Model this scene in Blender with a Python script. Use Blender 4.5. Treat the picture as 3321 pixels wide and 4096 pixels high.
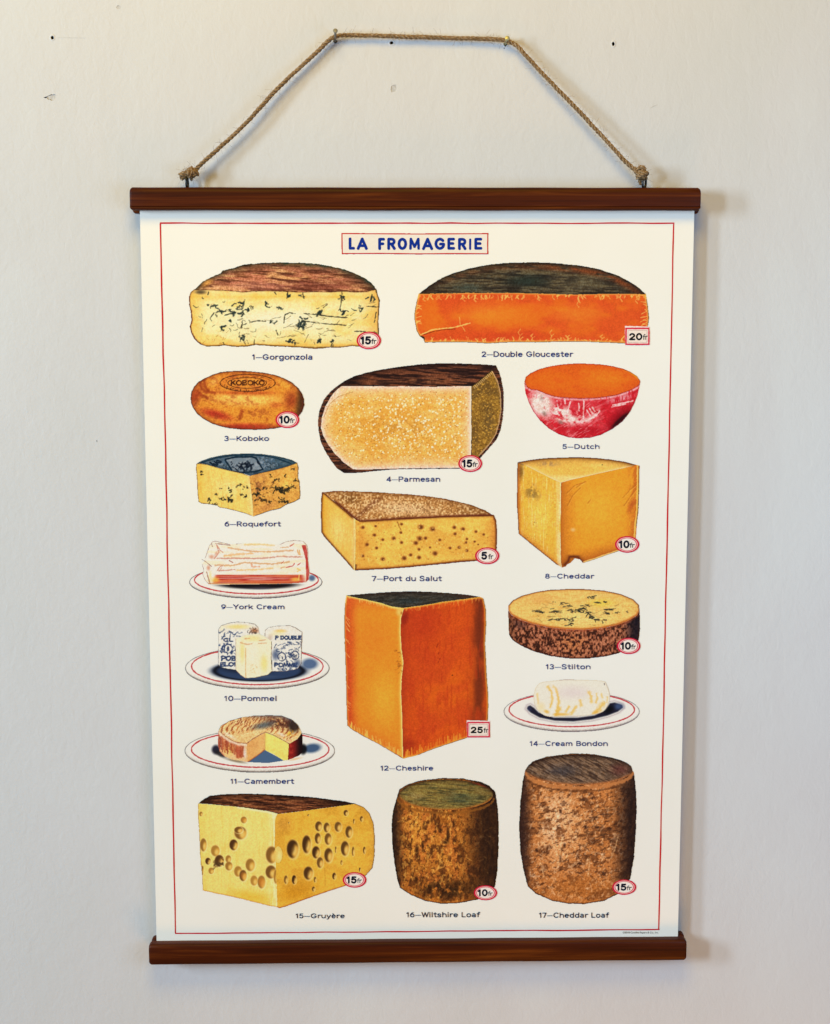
import bpy, bmesh, math, random
import numpy as np
from mathutils import Vector, Matrix
from mathutils.geometry import delaunay_2d_cdt

for o in list(bpy.data.objects):
    bpy.data.objects.remove(o)
SC = bpy.context.scene
COL = SC.collection
R = math.radians

# ------------------------------------------------------------------ camera, light, exposure
cam_d = bpy.data.cameras.new('camera')
cam = bpy.data.objects.new('camera', cam_d)
COL.objects.link(cam)
cam.location = (-0.03486, -1.54715, 0.28647)
yaw, pitch, roll = -0.0208976, -0.1384418, 0.0003374
cz, sz = math.cos(yaw), math.sin(yaw)
Mz = Matrix.Rotation(yaw, 3, 'Z')
Mx = Matrix.Rotation(pitch, 3, 'X')
My = Matrix.Rotation(roll, 3, 'Y')
base = Mz @ Mx @ My                                   # columns: right, forward, up
right, fwd, up = base.col[0], base.col[1], base.col[2]
cam.matrix_world = Matrix(((right.x, up.x, -fwd.x, cam.location.x),
                           (right.y, up.y, -fwd.y, cam.location.y),
                           (right.z, up.z, -fwd.z, cam.location.z),
                           (0, 0, 0, 1)))
cam_d.sensor_fit = 'VERTICAL'
cam_d.sensor_height = 24.0
cam_d.lens = 24.0 * 6600.0 / 4096.0
cam_d.clip_start = 0.05
cam_d.clip_end = 50
SC.camera = cam

SC.view_settings.view_transform = 'Standard'
SC.view_settings.look = 'None'
SC.view_settings.gamma = 1.0
SC.view_settings.use_curve_mapping = False
SC.view_settings.exposure = -0.10

w = bpy.data.worlds.new('World')
SC.world = w
w.use_nodes = True
w.node_tree.nodes['Background'].inputs[0].default_value = (1.0, 0.70, 0.42, 1)
w.node_tree.nodes['Background'].inputs[1].default_value = 0.10


def area_light(name, loc, target, sx, sy, energy, color):
    d = bpy.data.lights.new(name, 'AREA')
    d.shape = 'RECTANGLE'
    d.size, d.size_y = sx, sy
    d.energy = energy
    d.color = color
    o = bpy.data.objects.new(name, d)
    COL.objects.link(o)
    o.location = loc
    v = Vector(target) - Vector(loc)
    o.rotation_euler = v.to_track_quat('-Z', 'Y').to_euler()
    return o


# window to the left (cool daylight) in two leaves, a warm ceiling lamp above the picture
area_light('window_daylight', (-2.52, -2.21, 0.60), (0.1, 0, 0.30), 0.34, 1.0, 62.0, (0.62, 0.81, 1.0))
area_light('side_window_daylight', (-3.02, -1.48, 0.60), (0.1, 0, 0.30), 0.32, 1.0, 81.0, (0.62, 0.81, 1.0))
area_light('cool_right_fill', (0.80, -0.95, 0.06), (0.48, 0, 0.04), 0.8, 0.6, 6.6, (0.42, 0.65, 1.0))  # added cool fill from the right, lifts the right side of the wall
area_light('ceiling_lamp', (-0.12, -1.05, 1.42), (0.0, 0, 0.58), 0.8, 0.6, 17.0, (1.0, 0.65, 0.08))
area_light('floor_bounce_fill', (0.25, -0.55, -1.10), (0.15, 0, -0.52), 0.5, 0.3, 3.4, (1.0, 0.44, 0.04))  # added warm fill from below, stands in for light bounced off the floor


# ------------------------------------------------------------------ helpers
def tag(o, label=None, cat=None, group=None, kind=None):
    if label: o['label'] = label
    if cat: o['category'] = cat
    if group: o['group'] = group
    if kind: o['kind'] = kind
    return o


def link(name, me, mats, parent=None):
    o = bpy.data.objects.new(name, me)
    COL.objects.link(o)
    for m in (mats if isinstance(mats, (list, tuple)) else [mats]):
        me.materials.append(m)
    if parent: o.parent = parent
    return o


def s2l(c):
    c = np.asarray(c, dtype=np.float64)
    return np.where(c <= 0.04045, c / 12.92, ((np.maximum(c, 0) + 0.055) / 1.055) ** 2.4)


def lin(r, g, b):
    return tuple(s2l(np.array([r, g, b]) / 255.0)) + (1.0,)


class NT:
    def __init__(self, name):
        self.m = bpy.data.materials.new(name)
        self.m.use_nodes = True
        self.t = self.m.node_tree
        self.b = self.t.nodes['Principled BSDF']
        self.b.inputs['Specular IOR Level'].default_value = 0.3

    def n(self, typ, **kw):
        x = self.t.nodes.new(typ)
        for k, v in kw.items():
            if k.startswith('i_'):
                x.inputs[k[2:].replace('_', ' ')].default_value = v
            else:
                setattr(x, k, v)
        return x

    def l(self, a, b):
        self.t.links.new(a, b)

    def ramp(self, fac, stops):
        r = self.n('ShaderNodeValToRGB')
        els = r.color_ramp.elements
        while len(els) < len(stops): els.new(0.5)
        for e, (p, c) in zip(els, stops):
            e.position = p
            e.color = c
        self.l(fac, r.inputs['Fac'])
        return r.outputs['Color']

    def mapping(self, scale, coord='Object', rot=(0, 0, 0)):
        tc = self.n('ShaderNodeTexCoord')
        mp = self.n('ShaderNodeMapping')
        mp.inputs['Scale'].default_value = scale
        mp.inputs['Rotation'].default_value = rot
        self.l(tc.outputs[coord], mp.inputs['Vector'])
        return mp.outputs['Vector']

    def noise(self, vec, scale, detail=3, rough=0.55, dist=0.0):
        x = self.n('ShaderNodeTexNoise')
        x.inputs['Scale'].default_value = scale
        x.inputs['Detail'].default_value = detail
        x.inputs['Roughness'].default_value = rough
        x.inputs['Distortion'].default_value = dist
        self.l(vec, x.inputs['Vector'])
        return x.outputs['Fac']

    def bump(self, h, strength, dist, normal=None):
        x = self.n('ShaderNodeBump')
        x.inputs['Strength'].default_value = strength
        x.inputs['Distance'].default_value = dist
        self.l(h, x.inputs['Height'])
        if normal: self.l(normal, x.inputs['Normal'])
        return x.outputs['Normal']


# ------------------------------------------------------------------ materials
def mat_wall():
    k = NT('painted_plaster')
    v = k.mapping((1, 1, 1))
    big = k.noise(k.mapping((1.0, 1.0, 0.5)), 4.5, 5, 0.62, 0.4)
    c = k.ramp(big, [(0.3, lin(204, 203, 199)), (0.5, lin(208, 206, 203)), (0.7, lin(211, 211, 208))])
    k.l(c, k.b.inputs['Base Color'])
    k.b.inputs['Roughness'].default_value = 0.62
    k.b.inputs['Specular IOR Level'].default_value = 0.25
    v2 = k.mapping((1.0, 1.0, 0.62), rot=(0, R(14), 0))
    a = k.noise(v2, 115.0, 3, 0.55, 0.6)
    f = k.noise(v, 330.0, 2, 0.5)
    w_ = k.noise(v, 16.0, 2, 0.5)
    n1 = k.bump(a, 0.34, 0.0010)
    n2 = k.bump(f, 0.28, 0.0004, n1)
    n3 = k.bump(w_, 0.14, 0.004, n2)
    k.l(n3, k.b.inputs['Normal'])
    return k.m


def mat_plain(name, c1, c2, scale=60.0, rough=0.6, bump=0.0, metal=0.0, spec=0.3):
    k = NT(name)
    v = k.mapping((1, 1, 1))
    f = k.noise(v, scale, 3)
    k.l(k.ramp(f, [(0.3, c1), (0.7, c2)]), k.b.inputs['Base Color'])
    k.b.inputs['Roughness'].default_value = rough
    k.b.inputs['Metallic'].default_value = metal
    k.b.inputs['Specular IOR Level'].default_value = spec
    if bump:
        k.l(k.bump(f, bump, 0.001), k.b.inputs['Normal'])
    return k.m


def mat_wood():
    k = NT('stained_wood')
    v = k.mapping((1.4, 48, 48))
    v2 = k.mapping((7.0, 420, 420))
    v3 = k.mapping((0.9, 12, 12))
    a = k.noise(v, 3.0, 5, 0.6, 0.5)
    b = k.noise(v2, 2.0, 3, 0.6)
    d = k.noise(v3, 2.3, 2)
    c1 = k.ramp(a, [(0.30, lin(46, 15, 3)), (0.52, lin(74, 28, 5)), (0.78, lin(122, 62, 14))])
    c2 = k.ramp(b, [(0.35, (0.78, 0.74, 0.70, 1)), (0.65, (1, 1, 1, 1))])
    c3 = k.ramp(d, [(0.3, (0.82, 0.74, 0.68, 1)), (0.7, (1.12, 1.1, 1.05, 1))])
    m1 = k.n('ShaderNodeMix', data_type='RGBA', blend_type='MULTIPLY')
    m1.inputs[0].default_value = 0.75
    k.l(c1, m1.inputs[6]); k.l(c2, m1.inputs[7])
    m2 = k.n('ShaderNodeMix', data_type='RGBA', blend_type='MULTIPLY')
    m2.inputs[0].default_value = 1.0
    k.l(m1.outputs[2], m2.inputs[6]); k.l(c3, m2.inputs[7])
    k.l(m2.outputs[2], k.b.inputs['Base Color'])
    k.b.inputs['Roughness'].default_value = 0.45
    k.b.inputs['Specular IOR Level'].default_value = 0.14
    k.l(k.bump(b, 0.25, 0.0004), k.b.inputs['Normal'])
    return k.m


def mat_paper():
    k = NT('matte_paper')
    v = k.mapping((1, 1, 1))
    f = k.noise(v, 9.0, 3)
    k.l(k.ramp(f, [(0.3, lin(241, 236, 221)), (0.7, lin(244, 239, 226))]), k.b.inputs['Base Color'])
    k.b.inputs['Roughness'].default_value = 0.55
    k.b.inputs['Specular IOR Level'].default_value = 0.25
    v2 = k.mapping((60, 60, 900))
    g = k.noise(v2, 1.0, 2)
    k.l(k.bump(g, 0.05, 0.0004), k.b.inputs['Normal'])
    return k.m


def mat_ink():
    k = NT('printed_ink')
    a = k.n('ShaderNodeAttribute', attribute_name='ink')
    v = k.mapping((1, 1, 1))
    f = k.noise(v, 900.0, 2)
    c = k.ramp(f, [(0.25, (0.975, 0.975, 0.975, 1)), (0.75, (1.02, 1.02, 1.02, 1))])
    m1 = k.n('ShaderNodeMix', data_type='RGBA', blend_type='MULTIPLY')
    m1.inputs[0].default_value = 1.0
    k.l(a.outputs['Color'], m1.inputs[6]); k.l(c, m1.inputs[7])
    k.l(m1.outputs[2], k.b.inputs['Base Color'])
    k.b.inputs['Roughness'].default_value = 0.6
    k.b.inputs['Specular IOR Level'].default_value = 0.08
    return k.m


def mat_jute():
    k = NT('jute_fibre')
    v = k.mapping((1, 1, 1))
    f = k.noise(v, 700.0, 3, 0.65)
    g = k.noise(v, 60.0, 3)
    c1 = k.ramp(f, [(0.28, lin(96, 70, 42)), (0.5, lin(142, 115, 82)), (0.75, lin(192, 169, 138))])
    c2 = k.ramp(g, [(0.3, (0.8, 0.78, 0.72, 1)), (0.7, (1.08, 1.05, 1.02, 1))])
    m1 = k.n('ShaderNodeMix', data_type='RGBA', blend_type='MULTIPLY')
    m1.inputs[0].default_value = 1.0
    k.l(c1, m1.inputs[6]); k.l(c2, m1.inputs[7])
    k.l(m1.outputs[2], k.b.inputs['Base Color'])
    k.b.inputs['Roughness'].default_value = 0.9
    k.b.inputs['Specular IOR Level'].default_value = 0.1
    k.l(k.bump(f, 0.7, 0.0006), k.b.inputs['Normal'])
    return k.m


M_WALL = mat_wall()
M_WOOD = mat_wood()
M_PAPER = mat_paper()
M_INK = mat_ink()
M_JUTE = mat_jute()
M_HOLE = mat_plain('bare_hole_dark', lin(38, 26, 20), lin(62, 46, 36), 900, 0.9)
M_PLASTER = mat_plain('bare_plaster', lin(176, 172, 166), lin(205, 202, 198), 420, 0.9, 0.4)
M_PENCIL = mat_plain('pencil_graphite', lin(178, 174, 166), lin(200, 197, 190), 300, 0.7)
M_STEEL = mat_plain('dull_steel', lin(112, 108, 98), lin(142, 138, 124), 300, 0.55, 0.1, 0.3, 0.4)
M_BRASS = mat_plain('yellow_zinc_steel', lin(168, 164, 118), lin(192, 188, 146), 300, 0.42, 0.1, 0.5, 0.5)
M_BLACK = mat_plain('black_wire_paint', lin(12, 11, 11), lin(22, 20, 20), 200, 0.3, 0.0, 0.0, 0.5)

# ------------------------------------------------------------------ wall with its holes and chips
PAPER_Y = -0.012
ROOT = Vector((0.0, PAPER_Y, -0.368))                # base of the hanging chart


def blob_loop(cx, cz_, rx, rz, n, seed, jag=0.2):
    rnd = random.Random(seed)
    return [(cx + rx * math.cos(2 * math.pi * i / n) * (1 + rnd.uniform(-jag, jag)),
             cz_ + rz * math.sin(2 * math.pi * i / n) * (1 + rnd.uniform(-jag, jag))) for i in range(n)]


mm = 0.001
HOLES = [  # kind, loop, depth
    ('nail_hole', blob_loop(-0.3311, 0.5060, 0.0013, 0.0016, 12, 1, .1), 0.012),
    ('nail_hole', blob_loop(-0.0236, 0.5022, 0.0017, 0.0014, 12, 2, .12), 0.012),
    ('nail_hole', blob_loop(0.1788, 0.5018, 0.0012, 0.0018, 12, 3, .08), 0.012),
    ('paint_chip', [(-0.3405, .4532), (-.3370, .4545), (-.3338, .4558), (-.3300, .4560), (-.3292, .4548), (-.3302, .4522),
                    (-.3318, .4506), (-.3340, .4503), (-.3352, .4518), (-.3366, .4512), (-.3380, .4527)], 0.0007),
    ('paint_chip', [(-.0240, .4638), (-.0218, .4650), (-.0196, .4652), (-.0194, .4618), (-.0196, .4592), (-.0216, .4588),
                    (-.0238, .4582), (-.0246, .4606)], 0.0004),
    ('paint_chip', blob_loop(-0.2706, 0.5329, 0.0020, 0.0017, 12, 6, .15), 0.00025),
    ('paint_chip', blob_loop(-0.3008, 0.1390, 0.0004, 0.0011, 8, 7, .2), 0.002),
    ('nail_hole', blob_loop(0.0801, 0.5011, 0.0017, 0.0016, 12, 8, .25) , 0.01),
    ('nail_hole', blob_loop(-0.0750, 0.5035, 0.0016, 0.0016, 12, 9, .1), 0.01),
]
vs = [Vector((-3, -2.2)), Vector((3, -2.2)), Vector((3, 2.6)), Vector((-3, 2.6))]
es = [(0, 1), (1, 2), (2, 3), (3, 0)]
loops = []
for kind, lp, dep in HOLES:
    i0 = len(vs)
    vs += [Vector(p) for p in lp]
    n = len(lp)
    es += [(i0 + i, i0 + (i + 1) % n) for i in range(n)]
    loops.append(np.array(lp))


def inside(poly, x, y):
    x = np.asarray(x); y = np.asarray(y)
    r = np.zeros(x.shape, bool)
    n = len(poly)
    for i in range(n):
        x0, y0 = poly[i]
        x1, y1 = poly[(i + 1) % n]
        if y0 == y1: continue
        c = ((y0 > y) != (y1 > y)) & (x < (x1 - x0) * (y - y0) / (y1 - y0) + x0)
        r ^= c
    return r


ov, oe, of, *_ = delaunay_2d_cdt(vs, es, [], 0, 1e-7)
keep = []
for f in of:
    c = sum((ov[i] for i in f), Vector((0, 0))) / len(f)
    if not any(inside(L, np.array([c.x]), np.array([c.y]))[0] for L in loops):
        keep.append(f)
me = bpy.data.meshes.new('wall')
me.from_pydata([(p.x, 0, p.y) for p in ov], [], [list(reversed(f)) if False else list(f) for f in keep])
me.update()
wall = link('wall', me, M_WALL)
tag(wall, kind='structure')

for kind, lp, dep in HOLES:
    n = len(lp)
    cx = sum(p[0] for p in lp) / n
    cz_ = sum(p[1] for p in lp) / n
    inner = 0.55 if kind == 'nail_hole' else 0.93
    v_ = [(x, 0.00005, z) for x, z in lp] + [(cx + (x - cx) * inner, dep, cz_ + (z - cz_) * inner) for x, z in lp]
    f_ = [(i, (i + 1) % n, n + (i + 1) % n, n + i) for i in range(n)] + [tuple(range(n, 2 * n))]
    m = bpy.data.meshes.new(kind)
    m.from_pydata(v_, [], f_)
    link(kind, m, M_HOLE if kind == 'nail_hole' else M_PLASTER, wall)
    if kind == 'nail_hole':                                     # the little raised rim the nail left
        rnd = random.Random(int(dep * 1e5) + n)
        def ringp(k, y): return [(cx + (x - cx) * k * (1 + rnd.uniform(-.12, .12)), y, cz_ + (z - cz_) * k * (1 + rnd.uniform(-.12, .12))) for x, z in lp]
        v_ = [(x, 0.0, z) for x, z in lp] + ringp(1.25, -.0004) + ringp(1.55, -.0003) + ringp(2.1, -.00001)
        f_ = [(r * n + i, r * n + (i + 1) % n, (r + 1) * n + (i + 1) % n, (r + 1) * n + i) for r in range(3) for i in range(n)]
        m = bpy.data.meshes.new('hole_rim')
        m.from_pydata(v_, [], f_)
        m.polygons.foreach_set('use_smooth', [True] * len(m.polygons))
        link('hole_rim', m, M_WALL, wall)


def strip_mesh(name, pts, wd, y, mat, parent):
    v_, f_ = [], []
    for i, p in enumerate(pts):
        a = Vector(pts[max(i - 1, 0)]); b = Vector(pts[min(i + 1, len(pts) - 1)])
        t = (b - a).normalized()
        nrm = Vector((-t.y, t.x)) * wd * (0.5 if 0 < i < len(pts) - 1 else 0.15)
        v_ += [(p[0] + nrm.x, y, p[1] + nrm.y), (p[0] - nrm.x, y, p[1] - nrm.y)]
        if i: f_.append((2 * i - 2, 2 * i - 1, 2 * i + 1, 2 * i))
    m = bpy.data.meshes.new(name)
    m.from_pydata(v_, [], f_)
    return link(name, m, mat, parent)


strip_mesh('pencil_line', [(.0529, .5023), (.058, .5024), (.065, .50225), (.0718, .50215)], .0005, -0.0001, M_PENCIL, wall)
strip_mesh('pencil_line', [(-.3266, .5060), (-.318, .5060), (-.309, .50585), (-.3007, .5058)], .0003, -0.0001, M_PENCIL, wall)
strip_mesh('pencil_line', [(.2138, .4445), (.2165, .4462), (.2204, .4477)], .0007, -0.0001, M_PENCIL, wall)
# torn dark flecks beside the chips and slits beside the holes
for p, wd in (([(-.3407, .4533), (-.3390, .4529), (-.3374, .4532)], .0009), ([(-.3352, .4517), (-.3349, .4508)], .0008),
              ([(-.3362, .4514), (-.3359, .4509)], .0007), ([(-.3345, .4557), (-.3330, .4560)], .0006),
              ([(.1766, .5020), (.1776, .5019)], .0008), ([(.1800, .5018), (.1814, .5020)], .0007),
              ([(.0797, .5000), (.0793, .4985), (.0789, .4972)], .0014)):
    strip_mesh('wall_fleck', p, wd, -0.00008, M_HOLE, wall)

# ------------------------------------------------------------------ nails


def ring_mesh(profile, n=20):
    """lathe round +Z: list of (r, z)"""
    bm = bmesh.new()
    rows = []
    for r, z in profile:
        rows.append([bm.verts.new((r * math.cos(2 * math.pi * i / n), r * math.sin(2 * math.pi * i / n), z)) for i in range(n)])
    for a, b in zip(rows, rows[1:]):
        for i in range(n):
            bm.faces.new((a[i], a[(i + 1) % n], b[(i + 1) % n], b[i]))
    bm.faces.new(list(reversed(rows[0])))
    bm.faces.new(rows[-1])
    return bm


def nail(base_p, head_p, mat, label):
    e = bpy.data.objects.new('nail', None)
    e.empty_display_size = 0.005
    COL.objects.link(e)
    e.location = base_p
    d = Vector(head_p) - Vector(base_p)
    L = d.length
    e.rotation_euler = d.to_track_quat('Z', 'Y').to_euler()
    tag(e, label, 'nail', 'nails that hold up the twine')
    for nm, prof in (('shank', [(.0009, -.006), (.00105, 0), (.00105, L - .0012)]),
                     ('nail_head', [(.0011, L - .0014), (.0021, L - .0009), (.00215, L - .0002), (.0018, L), (.0006, L + .0001)])):
        bm = ring_mesh(prof)
        m = bpy.data.meshes.new(nm)
        bm.to_mesh(m); bm.free()
        m.polygons.foreach_set('use_smooth', [True] * len(m.polygons))
        m.set_sharp_from_angle(angle=R(40))
        link(nm, m, mat, e)
    return e


nail((-.0750, 0, .5036), (-.0743, -.0190, .5102), M_STEEL, 'grey steel nail standing tall above the twine at its left bend')
nail((.0801, 0, .5015), (.0807, -.0130, .5050), M_BRASS, 'pale brassy nail with shiny head at the right bend of the twine')

# ------------------------------------------------------------------ the hanging chart
chart = bpy.data.objects.new('hanging_wall_chart', None)
chart.empty_display_size = 0.05
COL.objects.link(chart)
chart.location = ROOT
tag(chart, 'printed cheese wall chart on dark wooden rails, hung by jute twine on the pale wall', 'wall chart')


def w2r(p):
    return (p[0] - ROOT.x, p[1] - ROOT.y, p[2] - ROOT.z)


def wave(x, z):
    """the sheet hangs in slight waves between the rails (metres, towards the wall)"""
    fix = np.clip(1 - (z / .352) ** 2, 0, 1) ** 2
    a = np.sin(2 * np.pi * x / .43 + .7) * (.6 + .4 * np.sin(2 * np.pi * z / .8 + .4))
    b = .5 * np.sin(2 * np.pi * z / .36 + 4.0 * x + 1.1)
    return .00055 * (a + b) * fix


# --- rails: profile in (y,z) swept along x, ends chamfered
def rail(name, x0, x1, prof, parent, label=None, seed=0):
    rnd = random.Random(seed)
    cy = sum(p[0] for p in prof) / len(prof)
    cz_ = sum(p[1] for p in prof) / len(prof)
    xs = [x0, x0 + .0008, x0 + .0022] + [x0 + (x1 - x0) * t for t in np.linspace(.03, .97, 22)] + [x1 - .0022, x1 - .0008, x1]
    sc = [.80, .92, 1.0] + [1.0] * 22 + [1.0, .92, .80]
    v_, f_ = [], []
    n = len(prof)
    for i, (x, s) in enumerate(zip(xs, sc)):
        wob = 0.00012 * math.sin(7 * x * 9 + seed) if 2 < i < len(xs) - 3 else 0
        for (y, z) in prof:
            v_.append(w2r((x, cy + (y - cy) * s, cz_ + (z - cz_) * s + wob)))
    for i in range(len(xs) - 1):
        for j in range(n):
            a = i * n + j; b = i * n + (j + 1) % n
            f_.append((a, b, b + n, a + n))
    f_.append(tuple(reversed(range(n))))
    f_.append(tuple(range((len(xs) - 1) * n, len(xs) * n)))
    m = bpy.data.meshes.new(name)
    m.from_pydata(v_, [], f_)
    bm = bmesh.new(); bm.from_mesh(m)
    bmesh.ops.recalc_face_normals(bm, faces=bm.faces)
    bm.to_mesh(m); bm.free()
    m.polygons.foreach_set('use_smooth', [True] * len(m.polygons))
    m.set_sharp_from_angle(angle=R(22))
    o = link(name, m, M_WOOD, parent)
    if label: o['label'] = label
    return o


def profile(zlo, zhi, yf, yb, rt, rb, groove=None):
    """front slat section: rounded outer edge (radius rt at the top), eased rb at the bottom"""
    p = []
    for a in np.linspace(0, 90, 6):
        p.append((yf + rt[0] - rt[0] * math.sin(R(a)) , zhi - rt[1] + rt[1] * math.cos(R(a))))
    if groove:
        z, d = groove
        p += [(yf, z + .0004), (yf + d, z), (yf + d * .35, z - .0005)]
    for a in np.linspace(0, 90, 5):
        p.append((yf + rb[0] - rb[0] * math.cos(R(a)), zlo + rb[1] - rb[1] * math.sin(R(a))))
    p.append((yb, zlo))
    p.append((yb, zhi))
    return p


F0, F1 = -.0225, -.0128
top = rail('top_rail', -.2615, .2580, profile(.3512, .3718, F0, F1, (.0040, .0052), (.0026, .0018), (.3545, .0007)), chart, seed=1)
rail('back_slat', -.2608, .2588, profile(.3486, .3690, -.0114, -.0022, (.002, .002), (.0025, .003)), top, seed=2)
bot = rail('bottom_rail', -.2603, .2610, profile(-.3678, -.3470, F0, F1, (.0034, .0032), (.0022, .002)), chart, seed=3)
rail('back_slat', -.2590, .2606, profile(-.3640, -.3456, -.0114, -.0022, (.003, .004), (.002, .002)), bot, seed=4)

# --- the paper sheet (thin, slightly bowed at the free edges)
nx, nz = 96, 132
bm = bmesh.new()
grid = [[None] * (nx + 1) for _ in range(nz + 1)]
for j in range(nz + 1):
    for i in range(nx + 1):
        x = -.2540 + .5082 * i / nx
        z = -.3560 + .7160 * j / nz
        grid[j][i] = bm.verts.new(w2r((x, PAPER_Y + float(wave(np.float64(x), np.float64(z))), z)))
for j in range(nz):
    for i in range(nx):
        bm.faces.new((grid[j][i], grid[j][i + 1], grid[j + 1][i + 1], grid[j + 1][i]))
m = bpy.data.meshes.new('paper')
bm.to_mesh(m); bm.free()
paper = link('paper', m, M_PAPER, chart)
so = paper.modifiers.new('thickness', 'SOLIDIFY')
so.thickness = 0.0003
so.offset = -1.0

# ------------------------------------------------------------------ printing
FRAMES = {  # drawing units of each picture -> millimetres on the sheet (x0, z0, ux, uz, vx, vz)
    'gorgonzola': (-223.36908, 315.91823, 0.11933, -8e-05, -0.00133, -0.11859),
    'gloucester': (-17.27839, 315.93726, 0.14674, -9e-05, 0.00139, -0.14535),
    'koboko': (-220.49039, 215.30708, 0.0801, -0.00015, -0.00115, -0.08027),
    'parmesan': (-105.33483, 219.93067, 0.12084, -0.00025, -8e-05, -0.12103),
    'dutch': (85.06942, 219.56207, 0.08079, -0.00015, 0.00111, -0.08063),
    'roquefort': (-222.07539, 136.37647, 0.08067, -0.00023, -0.00116, -0.08142),
    'salut': (-106.34548, 103.30843, 0.12198, -0.00043, -9e-05, -0.12333),
    'cheddar': (76.17096, 135.85886, 0.09514, -0.00031, 0.00128, -0.09585),
    'york': (-228.4034, 56.34315, 0.08668, -0.00035, -0.0012, -0.0881),
    'pommel': (-230.00607, -20.0171, 0.09005, -0.00046, -0.00124, -0.09219),
    'camembert': (-231.85146, -112.13404, 0.09349, -0.00059, -0.00128, -0.09644),
    'cheshire': (-83.91358, 8.5721, 0.09882, -0.00053, -1e-05, -0.10114),
    'stilton': (72.44345, 7.48996, 0.0878, -0.00041, 0.00116, -0.0893),
    'bondon': (73.05991, -79.67792, 0.08842, -0.00051, 0.00116, -0.09056),
    'gruyere': (-224.21134, -190.71371, 0.11386, -0.00089, -0.00131, -0.11852),
    'loaves': (-42.43628, -152.17297, 0.15895, -0.00119, 0.00132, -0.16465),
    'title': (-76.29228, 338.36581, 0.0847, 1e-05, -3e-05, -0.08361),
    'print': (164.77823, -309.31793, 0.07058, -0.00063, 0.00137, -0.07366),
}
SHEET = (243, 240, 230)
STEP = 0.36


def vnoise(x, y, seed):
    xi = np.floor(x).astype(np.int64); yi = np.floor(y).astype(np.int64)
    fx = x - xi; fy = y - yi
    fx = fx * fx * (3 - 2 * fx); fy = fy * fy * (3 - 2 * fy)

    def h(a, b):
        n = (a * 374761393 + b * 668265263 + seed * 974711) & 0xffffffff
        n = ((n ^ (n >> 13)) * 1274126177) & 0xffffffff
        n = n ^ (n >> 16)
        return (n & 0xffff) / 65535.0
    a = h(xi, yi); b = h(xi + 1, yi); c = h(xi, yi + 1); d = h(xi + 1, yi + 1)
    return (a * (1 - fx) + b * fx) * (1 - fy) + (c * (1 - fx) + d * fx) * fy


def catmull(pts, k=6, closed=False):
    pts = [np.array(p, float) for p in pts]
    n = len(pts)
    out = []
    rng = range(n) if closed else range(n - 1)
    for i in rng:
        p0 = pts[(i - 1) % n] if closed or i > 0 else pts[0]
        p1 = pts[i]; p2 = pts[(i + 1) % n]
        p3 = pts[(i + 2) % n] if closed or i + 2 < n else pts[-1]
        for t in np.linspace(0, 1, k, endpoint=False):
            out.append(0.5 * ((2 * p1) + (-p0 + p2) * t + (2 * p0 - 5 * p1 + 4 * p2 - p3) * t * t + (-p0 + 3 * p1 - 3 * p2 + p3) * t ** 3))
    if not closed: out.append(pts[-1])
    return [tuple(p) for p in out]


def ell(cx, cy, rx, ry, a0=0, a1=360, n=40, rot=0):
    c, s = math.cos(R(rot)), math.sin(R(rot))
    out = []
    for t in np.linspace(R(a0), R(a1), n):
        x, y = rx * math.cos(t), ry * math.sin(t)
        out.append((cx + x * c - y * s, cy + x * s + y * c))
    return out


def seg_dist(x, y, pts):
    d = np.full(x.shape, 1e9)
    for (x0, y0), (x1, y1) in zip(pts, pts[1:]):
        dx, dy = x1 - x0, y1 - y0
        L = dx * dx + dy * dy
        t = np.clip(((x - x0) * dx + (y - y0) * dy) / L, 0, 1) if L > 0 else 0
        d = np.minimum(d, np.hypot(x - x0 - t * dx, y - y0 - t * dy))
    return d


def ss(a, b, x):
    t = np.clip((x - a) / (b - a), 0, 1)
    return t * t * (3 - 2 * t)


class Print:
    """accumulates printed patches (position on the sheet, ink colour) for ONE mesh"""
    def __init__(self):
        self.v, self.c, self.f, self.n = [], [], [], 0

    def add(self, x, z, y, col, quads):
        self.v.append(np.stack([x * mm, np.full(x.shape, y), z * mm], 1))
        self.c.append(col)
        self.f.append(quads + self.n)
        self.n += len(x)

    def build(self, name, parent, label=None):
        v = np.concatenate(self.v); c = np.concatenate(self.c); f = np.concatenate(self.f)
        v[:, 1] += wave(v[:, 0], v[:, 2])
        v = v - np.array(ROOT)
        m = bpy.data.meshes.new(name)
        m.vertices.add(len(v))
        m.vertices.foreach_set('co', v.astype(np.float32).ravel())
        m.loops.add(len(f) * 4)
        m.loops.foreach_set('vertex_index', f.astype(np.int32).ravel())
        m.polygons.add(len(f))
        m.polygons.foreach_set('loop_start', np.arange(0, len(f) * 4, 4, dtype=np.int32))
        m.update(calc_edges=True)
        m.polygons.foreach_set('use_smooth', [True] * len(f))
        a = m.attributes.new('ink', 'FLOAT_COLOR', 'POINT')
        rgba = np.ones((len(v), 4), np.float32)
        g = c.mean(1, keepdims=True)
        sat = (c.max(1, keepdims=True) - c.min(1, keepdims=True)) / np.maximum(c.max(1, keepdims=True), 1)
        c = np.clip((g + (c - g) * 1.05) / 255.0 * (1 + .07 * np.clip(sat * 2.5 - .3, 0, 1)), 0, np.array([.953, .938, .895]))
        dk = np.clip(1 - c.mean(1, keepdims=True), 0, 1)
        c = c * (1 - .24 * dk * dk)                                   # full-bodied ink in the darks
        rgba[:, :3] = s2l(c) * np.array([1.0, .975, .95])         # on an ivory stock
        a.data.foreach_set('color', rgba.ravel())
        o = link(name, m, M_INK, parent)
        if label: o['label'] = label
        return o


LAYER = [1]


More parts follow.
